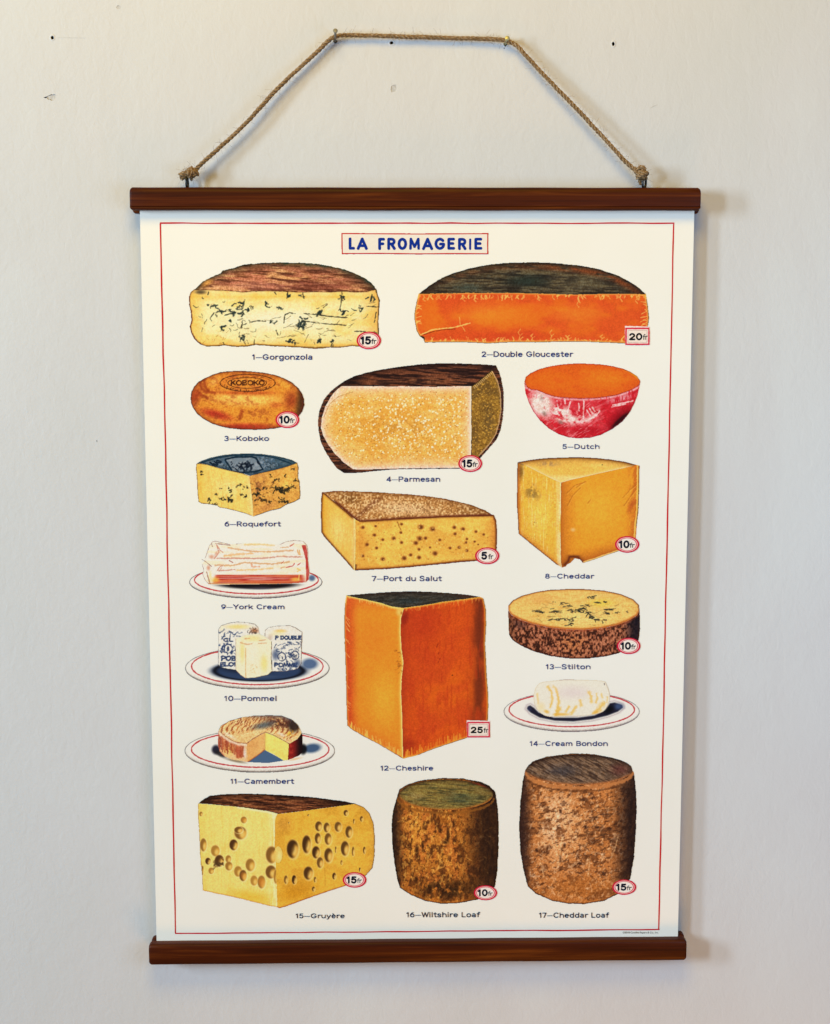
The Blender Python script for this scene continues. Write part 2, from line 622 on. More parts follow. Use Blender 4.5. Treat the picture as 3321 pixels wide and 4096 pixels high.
class Art:
    """a painted patch: a grid in the picture's drawing units, clipped to a shape"""
    def __init__(self, frame, poly=None, seed=1, wob=1.5, step=STEP, mask=None, bbox=None, layer=None):
        fr = FRAMES[frame]
        self.fr = fr
        s = step / math.hypot(fr[2], fr[3])
        self.px = 1.0 / math.hypot(fr[2], fr[3])     # drawing units per mm
        self.seed = seed * 101
        if poly is not None:
            P = np.array(poly, float)
            x0, y0 = P.min(0) - 3 * s; x1, y1 = P.max(0) + 3 * s
        else:
            x0, y0, x1, y1 = bbox
        nx_, ny_ = int((x1 - x0) / s) + 2, int((y1 - y0) / s) + 2
        gx, gy = np.meshgrid(x0 + s * np.arange(nx_), y0 + s * np.arange(ny_))
        cx, cy = gx[:-1, :-1] + s / 2, gy[:-1, :-1] + s / 2
        if poly is not None:
            u = self.px
            wx = (vnoise(cx / (2.2 * u), cy / (2.2 * u), self.seed + 7) - .5) * 2 * wob
            wy = (vnoise(cx / (2.2 * u), cy / (2.2 * u), self.seed + 8) - .5) * 2 * wob
            kc = inside([tuple(p) for p in P], cx + wx, cy + wy)
        else:
            kc = mask(cx, cy)
        jj, ii = np.nonzero(kc)
        idx = (jj * nx_ + ii)
        q = np.stack([idx + nx_, idx + nx_ + 1, idx + 1, idx], 1)
        used, inv = np.unique(q.ravel(), return_inverse=True)
        self.q = inv.reshape(-1, 4)
        self.x = gx.ravel()[used]; self.y = gy.ravel()[used]
        self.poly = poly
        self.col = np.tile(np.array(SHEET, float), (len(used), 1))
        if layer is None:
            layer = LAYER[0]
            LAYER[0] = LAYER[0] % 40 + 1
        self.layer = layer
        self._d = None

    def out(self, pr=None):
        pr = pr or Print()
        a = self.fr
        X = a[0] + a[2] * self.x + a[4] * self.y
        Z = a[1] + a[3] * self.x + a[5] * self.y
        pr.add(X, Z, PAPER_Y - 0.0001 - 0.00004 * self.layer, self.col, self.q)
        return pr

    # -- fields
    def n(self, sx, sy=None, ang=0, seed=0, o=3):
        sy = sy or sx
        c, s = math.cos(R(ang)), math.sin(R(ang))
        u = (self.x * c + self.y * s) / sx
        v = (-self.x * s + self.y * c) / sy
        r = 0; amp = .5; tot = 0
        for k in range(o):
            r = r + amp * vnoise(u, v, self.seed + seed * 13 + k); tot += amp
            u = u * 2.03 + 5.1; v = v * 2.03 + 3.7; amp *= .55
        return r / tot

    @property
    def d(self):
        if self._d is None:
            p = list(self.poly) + [self.poly[0]]
            self._d = seg_dist(self.x, self.y, p)
        return self._d

    def edge(self, wd, p=1.5):
        return np.exp(-(self.d / wd) ** p)

    def dl(self, pts):
        return seg_dist(self.x, self.y, pts)

    def blob(self, cx, cy, rx, ry, rot=0, soft=1.0):
        c, s = math.cos(R(rot)), math.sin(R(rot))
        dx, dy = self.x - cx, self.y - cy
        r = np.hypot((dx * c + dy * s) / rx, (-dx * s + dy * c) / ry)
        return 1 - ss(1 - soft, 1.0 + 0.15 * (soft < .5), r)

    def grad(self, x0, y0, x1, y1):
        dx, dy = x1 - x0, y1 - y0
        return np.clip(((self.x - x0) * dx + (self.y - y0) * dy) / (dx * dx + dy * dy), 0, 1)

    # -- paint
    def fill(self, c):
        self.col[:] = c
        return self

    def mix(self, c, wgt):
        w_ = np.clip(wgt, 0, 1)[:, None]
        self.col = self.col * (1 - w_) + np.array(c, float) * w_
        return self

    def mul(self, wgt):
        self.col *= wgt[:, None]
        return self

    def grain(self, amp, size=None, seed=50):
        s = size or self.px * .9
        amp = amp * (.4 if size else .65)
        g = amp * (self.n(s, s, 0, seed, 1) - .42) * 2
        self.col *= 1 + g[:, None] * np.array([.72, 1.0, 1.35])
        return self

    def line(self, pts, wd, c, a=1.0, rag=0.0, seed=0, soft=.5):
        P = np.array(pts, float)
        x0, y0 = P.min(0) - wd * 2; x1, y1 = P.max(0) + wd * 2
        k = np.nonzero((self.x > x0) & (self.x < x1) & (self.y > y0) & (self.y < y1))[0]
        if not len(k): return self
        d = seg_dist(self.x[k], self.y[k], pts)
        wv = wd * .5
        if rag:
            wv = wv * np.clip(1 - 1.5 * rag + 3 * rag * vnoise(self.x[k] / (self.px * 1.3), self.y[k] / (self.px * 1.3), self.seed + 31 + seed), 0, 1.6)
        t = (1 - ss(wv * (1 - soft), wv * (1 + soft) + self.px * .12, d)) * a
        self.col[k] = self.col[k] * (1 - t[:, None]) + np.array(c, float) * t[:, None]
        return self

    def dots(self, n, box, r0, r1, c, a=1.0, seed=0, asp=1.0, region=None):
        rnd = random.Random(self.seed + seed)
        for _ in range(n):
            x, y = rnd.uniform(box[0], box[2]), rnd.uniform(box[1], box[3])
            if region is not None and not inside(region, np.array([x]), np.array([y]))[0]: continue
            r = rnd.uniform(r0, r1)
            k = np.nonzero((np.abs(self.x - x) < r * 2) & (np.abs(self.y - y) < r * 2))[0]
            if not len(k): continue
            dd = np.hypot(self.x[k] - x, (self.y[k] - y) * asp)
            t = (1 - ss(r * .5, r * 1.2, dd)) * a * rnd.uniform(.6, 1)
            self.col[k] = self.col[k] * (1 - t[:, None]) + np.array(c, float) * t[:, None]
        return self

    def squig(self, n, box, ln, wd, c, a=.9, seed=0, horiz=0.0, kinks=4, gauss=False):
        rnd = random.Random(self.seed + seed)
        for _ in range(n):
            if gauss:
                x = rnd.gauss((box[0] + box[2]) / 2, (box[2] - box[0]) / 4); y = rnd.gauss((box[1] + box[3]) / 2, (box[3] - box[1]) / 4)
            else:
                x, y = rnd.uniform(box[0], box[2]), rnd.uniform(box[1], box[3])
            ang = rnd.uniform(0, math.pi) if rnd.random() > horiz else rnd.uniform(-.15, .15)
            pts = [(x, y)]
            L = ln * rnd.uniform(.4, 1.3)
            for _k in range(kinks):
                ang += rnd.uniform(-.8, .8) * (1 - .7 * horiz)
                x += L / kinks * math.cos(ang); y += L / kinks * math.sin(ang)
                pts.append((x, y))
            self.line(pts, wd * rnd.uniform(.6, 1.4), c, a * rnd.uniform(.5, 1), .5, seed)
        return self


# ------------------------------------------------------------------ lettering (single-stroke alphabet, cap height 100)
def E(cx, cy, rx, ry, a0=0, a1=360):
    return ell(cx, cy, rx, ry, a0, a1, max(6, int(abs(a1 - a0) / 14)))


def _s(w_, h):
    return catmull([(.88 * w_, .80 * h), (.70 * w_, .97 * h), (.40 * w_, 1.0 * h), (.14 * w_, .88 * h), (.12 * w_, .66 * h), (.40 * w_, .53 * h),
                    (.72 * w_, .44 * h), (.92 * w_, .28 * h), (.82 * w_, .08 * h), (.50 * w_, 0), (.22 * w_, .03 * h), (.06 * w_, .20 * h)], 4)


GL = {
    'a': (72, [E(33, 46, 26, 24, 132, 0) + [(59, 0)], E(32, 19, 26, 18)]),
    'b': (76, [[(8, 100), (8, 0)], E(38, 35, 30, 34)]),
    'c': (68, [E(37, 35, 31, 34, 48, 312)]),
    'd': (78, [[(68, 100), (68, 0)], E(38, 35, 30, 34)]),
    'e': (74, [[(7, 37), (67, 37)] + E(37, 35, 30, 34, 4, 312)]),
    'f': (46, [[(20, 0), (20, 76)] + E(40, 78, 20, 22, 180, 65), [(2, 66), (44, 66)]]),
    'g': (78, [E(37, 36, 30, 33), [(67, 70), (67, -8)] + E(38, -8, 29, 22, 0, -150)]),
    'h': (76, [[(8, 100), (8, 0)], E(38, 40, 29, 29, 180, 0) + [(67, 0)]]),
    'i': (24, [[(11, 69), (11, 0)], [(11, 91), (11, 97)]]),
    'k': (68, [[(8, 100), (8, 0)], [(60, 69), (8, 24)], [(28, 42), (64, 0)]]),
    'l': (24, [[(11, 100), (11, 0)]]),
    'm': (112, [[(8, 69), (8, 0)], E(31, 43, 23, 26, 180, 0) + [(54, 0)], E(78, 43, 24, 26, 180, 0) + [(102, 0)]]),
    'n': (76, [[(8, 69), (8, 0)], E(38, 41, 29, 28, 180, 0) + [(67, 0)]]),
    'o': (76, [E(38, 35, 32, 34)]),
    'q': (78, [E(38, 35, 30, 34), [(68, 69), (68, -30)]]),
    'r': (50, [[(10, 69), (10, 0)], E(40, 38, 30, 31, 180, 70)]),
    's': (64, [_s(58, 69)]),
    't': (50, [[(22, 94), (22, 16)] + E(37, 16, 15, 16, 180, 310), [(2, 67), (46, 67)]]),
    'u': (76, [[(8, 69), (8, 30)] + E(37, 29, 29, 29, 180, 360), [(66, 69), (66, 0)]]),
    'y': (68, [[(4, 69), (35, 2)], [(65, 69), (30, -10), (22, -26), (6, -28)]]),
    'z': (64, [[(6, 67), (58, 67), (5, 2), (60, 2)]]),
    '\u00e8': (74, [[(7, 37), (67, 37)] + E(37, 35, 30, 34, 4, 312), [(22, 102), (38, 82)]]),
    'A': (88, [[(4, 0), (44, 100), (84, 0)], [(20, 30), (68, 30)]]),
    'B': (80, [[(8, 0), (8, 98), (42, 98)] + E(42, 75, 25, 23, 90, -90) + [(8, 52), (44, 52)] + E(44, 27, 28, 25, 90, -90) + [(8, 2)]]),
    'C': (94, [E(50, 50, 43, 49, 45, 315)]),
    'D': (92, [[(8, 1), (8, 99), (40, 99)] + E(40, 50, 44, 49, 90, -90) + [(8, 1)]]),
    'E': (70, [[(64, 98), (8, 98), (8, 2), (66, 2)], [(8, 52), (56, 52)]]),
    'F': (66, [[(64, 98), (8, 98), (8, 0)], [(8, 50), (54, 50)]]),
    'G': (102, [E(50, 50, 43, 49, 42, 335) + [(90, 46), (56, 46)]]),
    'I': (24, [[(12, 100), (12, 0)]]),
    'K': (80, [[(8, 100), (8, 0)], [(70, 100), (8, 36)], [(30, 57), (74, 0)]]),
    'L': (68, [[(8, 100), (8, 2), (62, 2)]]),
    'M': (100, [[(8, 0), (12, 100), (50, 18), (88, 100), (92, 0)]]),
    'N': (86, [[(8, 0), (8, 100), (76, 0), (76, 100)]]),
    'O': (98, [E(49, 50, 42, 49)]),
    'P': (78, [[(8, 0), (8, 98), (44, 98)] + E(44, 72, 28, 26, 90, -90) + [(8, 46)]]),
    'R': (82, [[(8, 0), (8, 98), (44, 98)] + E(44, 73, 28, 25, 90, -90) + [(8, 48)], [(40, 48), (74, 0)]]),
    'S': (80, [_s(76, 99)]),
    'T': (76, [[(2, 98), (74, 98)], [(38, 98), (38, 0)]]),
    'U': (84, [[(8, 100), (8, 36)] + E(42, 36, 34, 35, 180, 360) + [(76, 100)]]),
    'W': (112, [[(2, 100), (29, 0), (56, 96), (83, 0), (110, 100)]]),
    'Y': (80, [[(2, 100), (40, 46), (78, 100)], [(40, 46), (40, 0)]]),
    '0': (76, [E(38, 50, 31, 49)]),
    '1': (46, [[(6, 78), (28, 98), (28, 0)]]),
    '2': (72, [E(35, 70, 28, 28, 165, -25) + [(6, 3), (66, 3)]]),
    '3': (70, [E(34, 74, 25, 24, 150, -90), E(33, 26, 29, 25, 90, -150)]),
    '4': (76, [[(54, 0), (54, 98), (5, 28), (72, 28)]]),
    '5': (72, [[(60, 97), (16, 97), (11, 54)] + E(34, 32, 29, 31, 128, -150)]),
    '6': (74, [E(37, 32, 30, 31), catmull([(56, 96), (30, 84), (12, 58), (7, 34)], 4)]),
    '7': (68, [[(4, 97), (64, 97), (26, 0)]]),
    '8': (74, [E(37, 75, 24, 23), E(37, 26, 30, 25)]),
    '9': (74, [E(37, 67, 30, 31), catmull([(18, 3), (44, 15), (62, 42), (67, 66)], 4)]),
    '\u2014': (98, [[(3, 36), (95, 36)]]),
    ' ': (36, []),
}


def text_strokes(s, x0, base, width, cap, space=10):
    """strokes in drawing units (v down), fitted to a width and a cap height"""
    tot = sum(GL[ch][0] + space for ch in s) - space
    sx = width / tot
    sy = cap / 100.0
    out = []
    x = x0
    for ch in s:
        w_, st = GL[ch]
        thin = ch == '\u2014'
        for p in st:
            out.append(([(x + a * sx, base - b * sy) for a, b in p], thin))
        x += (w_ + space) * sx
    return out


def letters(frame, s, x0, base, width, cap, thick, color, pr=None, step=.14, layer=8, space=10, slope=0.0):
    st = text_strokes(s, x0, base, width, cap, space)
    if slope:
        st = [([(a, b + slope * (a - x0)) for a, b in p], t) for p, t in st]
    xs = [a for p, _ in st for a, b in p]; ys = [b for p, _ in st for a, b in p]

    def mask(cx, cy):
        m_ = np.zeros(cx.shape, bool)
        for p, thin in st:
            q = np.array(p)
            lo = q.min(0) - thick; hi = q.max(0) + thick
            k = (cx > lo[0]) & (cx < hi[0]) & (cy > lo[1]) & (cy < hi[1])
            d = seg_dist(cx[k], cy[k], p)
            m_[k] |= d < thick * (.33 if thin else .5)
        return m_
    a = Art(frame, mask=mask, bbox=(min(xs) - thick * 1.5, min(ys) - thick * 1.5, max(xs) + thick * 1.5, max(ys) + thick * 1.5), step=step, layer=layer)
    a.fill(color)
    return a.out(pr)


def paint_text(art, s, x0, base, width, cap, thick, color, a=1.0, slant=0.0, rag=.3):
    for p, thin in text_strokes(s, x0, base, width, cap):
        art.line([(u + slant * (base - v), v) for u, v in p], thick, color, a, rag)


def price_tag(frame, cx, cy, rx, ry, num, parent, rect=False, light=False):
    red = (206, 32, 62) if not light else (214, 70, 90)
    step = .2
    pr = Print()
    if rect:
        a = Art(frame, [(cx - rx, cy - ry), (cx + rx * .98, cy - ry * .93), (cx + rx, cy + ry), (cx - rx * .96, cy + ry)], 3, 1, step, layer=9)
        a.fill((244, 226, 218))
        x0, y0, x1, y1 = cx - rx * .90, cy - ry * .74, cx + rx * .94, cy + ry * .92
        a.line([(x0, y0), (x1, y0), (x1, y1), (x0, y1), (x0, y0)], rx * .115, (206, 44, 66), 1, .1)
        k = ((a.x > x0 + rx * .1) & (a.x < x1 - rx * .1) & (a.y > y0 + ry * .12) & (a.y < y1 - ry * .12)).astype(float)
        a.mix((243, 226, 212), k)
        b = .16
        a.line([(x0 + rx * b, y0 + ry * .2), (x1 - rx * b, y0 + ry * .2), (x1 - rx * b, y1 - ry * .2), (x0 + rx * b, y1 - ry * .2), (x0 + rx * b, y0 + ry * .2)], rx * .03, (190, 150, 140), .8, .3)
        a.grain(.04)
        a.out(pr)
        nw, base_, cap = 1.0 * rx, cy + ry * .42, ry * .60
        nx0 = cx - rx * .62
        fx0, fw, fcap = cx + rx * .46, rx * .36, ry * .52
        dk = (24, 24, 30)
    else:
        a = Art(frame, ell(cx, cy, rx, ry, n=48), 3, .6, step, layer=9)
        a.fill(red)
        r = np.hypot((a.x - cx) / rx, (a.y - cy) / ry)
        a.mix((246, 232, 220), 1 - ss(.83, .87, r))
        a.mix((196, 40, 62), (1 - ss(.025, .05, np.abs(r - .765))) * .9)
        a.grain(.05)
        a.out(pr)
        nx0, nw = cx - rx * .64, rx * (.80 if len(num) > 1 else .42)
        if len(num) == 1: nx0 = cx - rx * .45
        base_, cap = cy + ry * .36, ry * .74
        fx0, fw, fcap = cx + rx * .22, rx * .38, ry * .52
        if len(num) == 1: fx0 = cx + rx * .10
        dk = (22, 24, 44)
    letters(frame, num, nx0, base_, nw, cap, cap * .31, dk, pr, .14, 10, 16)
    letters(frame, 'fr', fx0, base_, fw, fcap, cap * .135, dk, pr, .14, 10, 8)
    return pr.build('price_tag', parent)


INK_BLUE = (22, 36, 116)
INK_NAVY = (18, 22, 62)
CAPTIONS = [
    ('gorgonzola', '1\u2014Gorgonzola', 592, 848, 474, 44), ('gloucester', '2\u2014Double Gloucester', 512, 676, 582, 36),
    ('koboko', '3\u2014Koboko', 508, 938, 528, 61), ('parmesan', '4\u2014Parmesan', 625, 980, 423, 42),
    ('dutch', '5\u2014Dutch', 602, 1089, 440, 58), ('roquefort', '6\u2014Roquefort', 512, 943, 660, 60),
    ('salut', '7\u2014Port du Salut', 512, 782, 546, 42), ('cheddar', '8\u2014Cheddar', 443, 1328, 494, 50),
    ('york', '9\u2014York Cream', 497, 860, 698, 55), ('pommel', '10\u2014Pommel', 515, 958, 562, 58),
    ('camembert', '11\u2014Camembert', 563, 805, 656, 54), ('cheshire', '12\u2014Cheshire', 482, 1842, 518, 50),
    ('stilton', '13\u2014Stilton', 547, 970, 496, 57), ('bondon', '14\u2014Cream Bondon', 372, 825, 857, 56),
    ('gruyere', '15\u2014Gruy\u00e8re', 935, 1130, 424, 42), ('loaves', '16\u2014Wiltshire Loaf', 185, 1051, 453, 33),
    ('loaves', '17\u2014Cheddar Loaf', 998, 1055, 432, 33),
]
for i, (fr, s, x0, b, wd, cap) in enumerate(CAPTIONS):
    c = INK_BLUE if i < 14 else INK_NAVY
    k = cap * .158
    pr = letters(fr, s, x0 + k / 2, b - k / 2, wd - k, cap - k, k, c, space=14)
    pr.build('caption', paper, 'caption reading ' + s.replace('\u2014', ' '))

# --- title in its red box
pr = Print()
a = Art('title', [(72, 87), (400, 89), (900, 92), (1300, 90), (1665, 88), (1663, 200), (1665, 318), (1300, 316), (900, 319), (500, 314), (75, 316), (73, 200)], 5, .8, .25, layer=5)
a.fill((237, 228, 214))
a.mix((240, 234, 222), a.n(60, 40, 0, 2) * .5)
a.mix((198, 30, 30), 1 - ss(10, 13, a.d))
a.out(pr)
title_frame_mesh = pr
title = letters('title', 'L', 160, 255, 46, 104, 31, (14, 50, 148), None, .2, 8)
for ch, x0, x1, yo in (('A', 239, 355, 0), ('F', 472, 541, 1), ('R', 570, 658, 0), ('O', 682, 781, 1), ('M', 806, 922, 0), ('A', 947, 1064, 2), ('G', 1082, 1193, 0),
                       ('E', 1222, 1302, 0), ('R', 1338, 1426, 2), ('I', 1456, 1480, 3), ('E', 1515, 1598, 0)):
    st_w = x1 - x0 - 27
    if ch == 'I':
        g = 'I'
        letters('title', g, x0 + 6, 256 + yo, 12, 100, 24, (14, 50, 148), title, .2, 8)
        continue
    # glyph side bearings are about 7 of its width on each side: stretch so that the strokes end at x0 and x1
    w_ = GL[ch][0]
    xs = [p[0] for s_ in GL[ch][1] for p in s_]
    k = st_w / (max(xs) - min(xs))
    letters('title', ch, x0 + 13.5 - min(xs) * k, 255 + yo, w_ * k, 103, 31 if ch not in 'M' else 28, (14, 50, 148), title, .2, 8)
title_o = title.build('title', paper, 'blue hand lettered title reading LA FROMAGERIE')
title_frame_mesh.build('title_box', title_o, 'red ruled box behind the title')

# --- red border line, hand ruled and slightly uneven
pr = Print()


def ruled(pr, p0, p1, wd, seed):
    n = 160
    rnd = np.random.RandomState(seed)
    t = np.linspace(0, 1, n)
    off = np.interp(t, np.linspace(0, 1, 24), rnd.uniform(-.28, .28, 24))
    ww = wd / 2 * (1 + np.interp(t, np.linspace(0, 1, 40), rnd.uniform(-.18, .18, 40)))
    dx, dz = p1[0] - p0[0], p1[1] - p0[1]
    L = math.hypot(dx, dz); nx_, nz_ = -dz / L, dx / L
    x = p0[0] + dx * t; z = p0[1] + dz * t
    X = np.concatenate([x + nx_ * (off + ww), x + nx_ * (off - ww)])
    Z = np.concatenate([z + nz_ * (off + ww), z + nz_ * (off - ww)])
    i = np.arange(n - 1)
    q = np.stack([i, i + n, i + n + 1, i + 1], 1)
    pr.add(X, Z, PAPER_Y - 0.0002, np.tile(np.array([204, 20, 34], float), (2 * n, 1)), q)


B0, B1, B2, B3 = (-235.4, 340), (235.4, 340), (235.4, -340), (-235.4, -340)
ruled(pr, (-236, 340), (236, 340), 1.25, 1)
ruled(pr, (235.4, 339.4), (235.4, -339.4), 1.25, 2)
ruled(pr, (236, -340), (-236, -340), 1.25, 3)
ruled(pr, (-235.4, -339.4), (-235.4, 339.4), 1.25, 4)
pr.build('red_border', paper)

# --- small print
cu = bpy.data.curves.new('small_print', 'FONT')
cu.body = '\u00a92018 Cavallini Papers & Co., Inc.'
cu.size = 1.0
tmp = bpy.data.objects.new('small_print', cu)
COL.objects.link(tmp)
dg = bpy.context.evaluated_depsgraph_get()
m = bpy.data.meshes.new_from_object(tmp.evaluated_get(dg))
bpy.data.objects.remove(tmp)
co = np.array([v.co[:] for v in m.vertices])
wid = co[:, 0].max() - co[:, 0].min()
fr = FRAMES['print']
sx = 495 * fr[2] / wid
for v in m.vertices:
    u = v.co.x * sx; h = v.co.y * sx * 1.05
    X = fr[0] + fr[2] * 490 + fr[4] * 462 + u
    Z = fr[1] + fr[5] * 462 + fr[3] * 490 + h + (-.0089 * u)
    v.co = w2r((X * mm, PAPER_Y - 0.0003 + float(wave(X * mm, Z * mm)), Z * mm))
a_ = m.attributes.new('ink', 'FLOAT_COLOR', 'POINT')
a_.data.foreach_set('color', np.tile(np.array(lin(58, 50, 44), np.float32), len(m.vertices)))
m.materials.clear()
o = link('small_print', m, M_INK, paper)

# ------------------------------------------------------------------ the seventeen printed cheeses
DK = (44, 30, 20)


def rind_streaks(a, cols, sx, sy, ang=0, seed=0):
    """brush streaks: (threshold, colour, strength)"""
    for i, (th, c, s) in enumerate(cols):
        a.mix(c, ss(th - .12, th + .12, a.n(sx, sy, ang, seed + i * 3, 3)) * s)


# 1 blue-veined half wheel
face = [(150, 310), (250, 308), (380, 312), (480, 318), (520, 326), (600, 318), (720, 316), (850, 320), (960, 325), (1100, 322), (1200, 325), (1290, 318), (1380, 325),
        (1480, 322), (1553, 303), (1566, 345), (1581, 385), (1576, 470), (1572, 560), (1576, 640), (1562, 715), (1420, 745), (1370, 740), (1300, 752), (1180, 755), (1080, 763),
        (960, 752), (860, 747), (740, 742), (620, 732), (560, 745), (480, 748), (420, 742), (375, 735), (330, 742), (240, 745), (195, 728), (150, 690), (125, 640), (115, 590),
        (128, 540), (122, 470), (112, 420), (110, 360), (125, 325)]
a = Art('gorgonzola', [(x, y - 7) for x, y in face[:15]] + face[15:], 1, 2)
a.fill((243, 224, 168))
a.mix((246, 234, 198), a.blob(820, 540, 620, 150, 0, .9) * .9)
a.mix((236, 190, 92), ss(.45, .75, a.n(160, 70, 0, 1)) * .55 * (1 - a.blob(820, 540, 560, 140, 0, .7)))
a.mix((232, 176, 72), np.exp(-np.abs(a.y - 360) / 34) * (.45 + .4 * a.n(60, 20, 0, 2)))
a.mix((234, 182, 84), ss(260, 130, a.x) * .75)
a.mix((226, 166, 74), ss(1400, 1580, a.x) * .7)
a.mix((228, 168, 66), np.exp(-np.abs(a.y - 735) / 26) * .8)
a.grain(.09); a.grain(.06, a.px * 2.2, 51)
vein = (40, 56, 54)
a.squig(26, (180, 360, 640, 640), 46, 5, (74, 78, 58), .8, 1)
a.squig(30, (640, 420, 1380, 690), 60, 4, (96, 88, 60), .7, 2, .75)
a.squig(14, (1050, 400, 1560, 660), 40, 5, (70, 66, 50), .8, 3, .5)
a.squig(24, (480, 600, 1240, 730), 36, 5, (92, 80, 48), .7, 4, .3)
a.squig(12, (200, 620, 440, 720), 26, 4, (150, 106, 40), .6, 5)
for (x, y, n_, r) in ((350, 470, 7, 40), (480, 485, 8, 44), (505, 408, 5, 36), (300, 430, 4, 26), (250, 425, 2, 20), (580, 450, 3, 26), (715, 415, 4, 24), (805, 440, 4, 26),
                      (985, 545, 9, 40), (990, 580, 8, 34), (1115, 475, 3, 30), (1425, 445, 5, 30), (750, 558, 5, 26), (875, 350, 3, 16), (990, 350, 2, 24), (1290, 350, 4, 26),
                      (870, 700, 4, 22), (920, 708, 4, 22), (410, 545, 2, 20), (365, 590, 4, 22), (520, 665, 6, 30), (1520, 370, 5, 30), (1300, 470, 4, 24), (1205, 705, 3, 20), (1115, 695, 3, 18)):
    a.squig(n_, (x - r, y - r * .7, x + r, y + r * .7), r * 1.1, 10, vein, 1.0, 7 + int(x), 0, 3, True)
for p in ([(990, 545), (1080, 560), (1180, 570), (1320, 580)], [(1000, 490), (1090, 498), (1200, 512), (1330, 522)], [(850, 500), (880, 485), (930, 490)], [(850, 500), (840, 560)],
          [(1390, 625), (1470, 632), (1560, 640)], [(1480, 435), (1570, 438)], [(520, 545), (515, 600)], [(780, 620), (795, 655)], [(590, 555), (640, 545), (700, 550)],
          [(985, 330), (995, 372)], [(260, 325), (255, 345)], [(770, 325), (780, 340)], [(870, 325), (865, 370)], [(1290, 325), (1280, 420)], [(1520, 340), (1515, 390)], [(1555, 480), (1540, 560)],
          [(610, 730), (612, 695)], [(380, 735), (372, 715)]):
    a.line(p, 7, (60, 60, 44), .85, .6)
a.mix((70, 58, 44), a.blob(200, 325, 70, 26, 0, .9) * .8)
a.mix((92, 54, 26), np.exp(-(a.d / 9) ** 2) * (.5 + .5 * a.n(40, 40, 0, 8)))
a.line([(112, 360), (112, 420), (124, 480), (128, 540), (117, 590), (127, 640), (152, 690), (200, 728)], 12, (92, 30, 22), .75, .5)
a.line([(1553, 305), (1578, 385), (1574, 560), (1574, 640)], 10, (60, 50, 36), .7, .5)
a.line([(240, 742), (330, 740), (375, 733), (480, 746), (620, 730), (860, 745), (1080, 752), (1300, 750), (1420, 742)], 8, (120, 84, 28), .7, .5)
pic = a.out().build('cheese_picture', paper, 'blue veined cream half wheel with reddish brown rind on top')
rindp = [(150, 308), (215, 245), (290, 205), (355, 178), (370, 160), (450, 142), (530, 115), (640, 103), (760, 97), (900, 98), (1040, 103), (1130, 112), (1200, 125), (1290, 145),
         (1370, 172), (1440, 205), (1500, 240), (1535, 275), (1553, 303), (1480, 322), (1380, 325), (1290, 318), (1200, 325), (1100, 322), (960, 325), (850, 320), (720, 316),
         (600, 318), (520, 326), (480, 318), (380, 312), (250, 308)]
a = Art('gorgonzola', rindp, 2, 2.5)
a.fill((150, 88, 58))
rind_streaks(a, [(.42, (190, 116, 84), .85), (.56, (214, 158, 104), .85), (.58, (86, 40, 26), .85)], 130, 17, 4)
a.mix((190, 122, 100), a.blob(640, 275, 480, 60, 0, .9) * .55)
a.mix((122, 60, 48), a.blob(1150, 270, 380, 70, 0, .9) * .5)
a.mix((58, 38, 24), ss(1250, 1540, a.x) * .7 * ss(300, 200, a.y) + ss(1400, 1560, a.x) * .4)
top_arc = rindp[:19]
dt = a.dl(top_arc)
a.mix((46, 44, 30), np.exp(-dt / 26) * (.95 + .4 * (a.n(30, 18, 0, 9) - .5)))
a.mix((22, 66, 58), np.exp(-dt / 12) * ss(.4, .7, a.n(60, 30, 0, 10)) * ss(700, 900, a.x))
a.mix((212, 150, 74), a.blob(250, 255, 80, 34, -30, .9) * .8)
a.grain(.30); a.grain(.16, a.px * 2.5, 52)
a.line([(150, 310), (250, 309), (380, 313), (480, 319), (520, 327), (600, 319), (850, 321), (960, 326), (1290, 320), (1480, 323)], 8, (76, 32, 18), .8, .5)
a.out().build('rind', pic)
price_tag('gorgonzola', 1498, 698, 95, 69, '15', pic)

# 2 orange half wheel with dark top
face = [(120, 278), (250, 275), (450, 272), (700, 272), (900, 277), (1100, 282), (1280, 277), (1450, 278), (1552, 280), (1565, 350), (1573, 430), (1564, 510), (1562, 588), (1420, 590),
        (1300, 585), (1150, 580), (1000, 580), (850, 583), (700, 582), (560, 590), (400, 582), (250, 582), (155, 585), (148, 562), (125, 545), (105, 510), (92, 440), (92, 400), (105, 330)]
a = Art('gloucester', [(x, y - 6) for x, y in face[:9]] + face[9:], 3, 1)
a.fill((228, 112, 34))
a.mix((210, 78, 36), ss(.42, .7, a.n(190, 90, 0, 1)) * .75)
a.mix((206, 68, 36), np.exp(-a.d / 55) * .55)
a.mix((236, 136, 44), a.blob(560, 400, 330, 110, 0, .95) * .65 + a.blob(1120, 400, 260, 90, 0, .95) * .6)
a.mix((204, 68, 34), a.blob(760, 540, 460, 45, 0, .9) * .6)
a.grain(.10); a.grain(.07, a.px * 2.5, 53)
rnd = random.Random(5)
for i in range(150):
    x = rnd.uniform(110, 1550)
    topside = rnd.random() < .5
    y = 285 if topside else 578
    L = rnd.uniform(6, 30) * (1 if topside else -1) * (1.6 if rnd.random() < .1 else 1)
    a.line([(x, y), (x + rnd.uniform(-8, 8), y + L * .5), (x + rnd.uniform(-16, 16), y + L)], rnd.uniform(3, 7), (246, 186, 96), rnd.uniform(.4, .9), .4, i)
for i in range(26):
    y = rnd.uniform(290, 500)
    sd = rnd.random() < .5
    x, L = (104, rnd.uniform(10, 44)) if sd else (1560, -rnd.uniform(10, 44))
    a.line([(x, y), (x + L, y + rnd.uniform(-20, 24))], 4, (246, 190, 100), .7, .4, i)
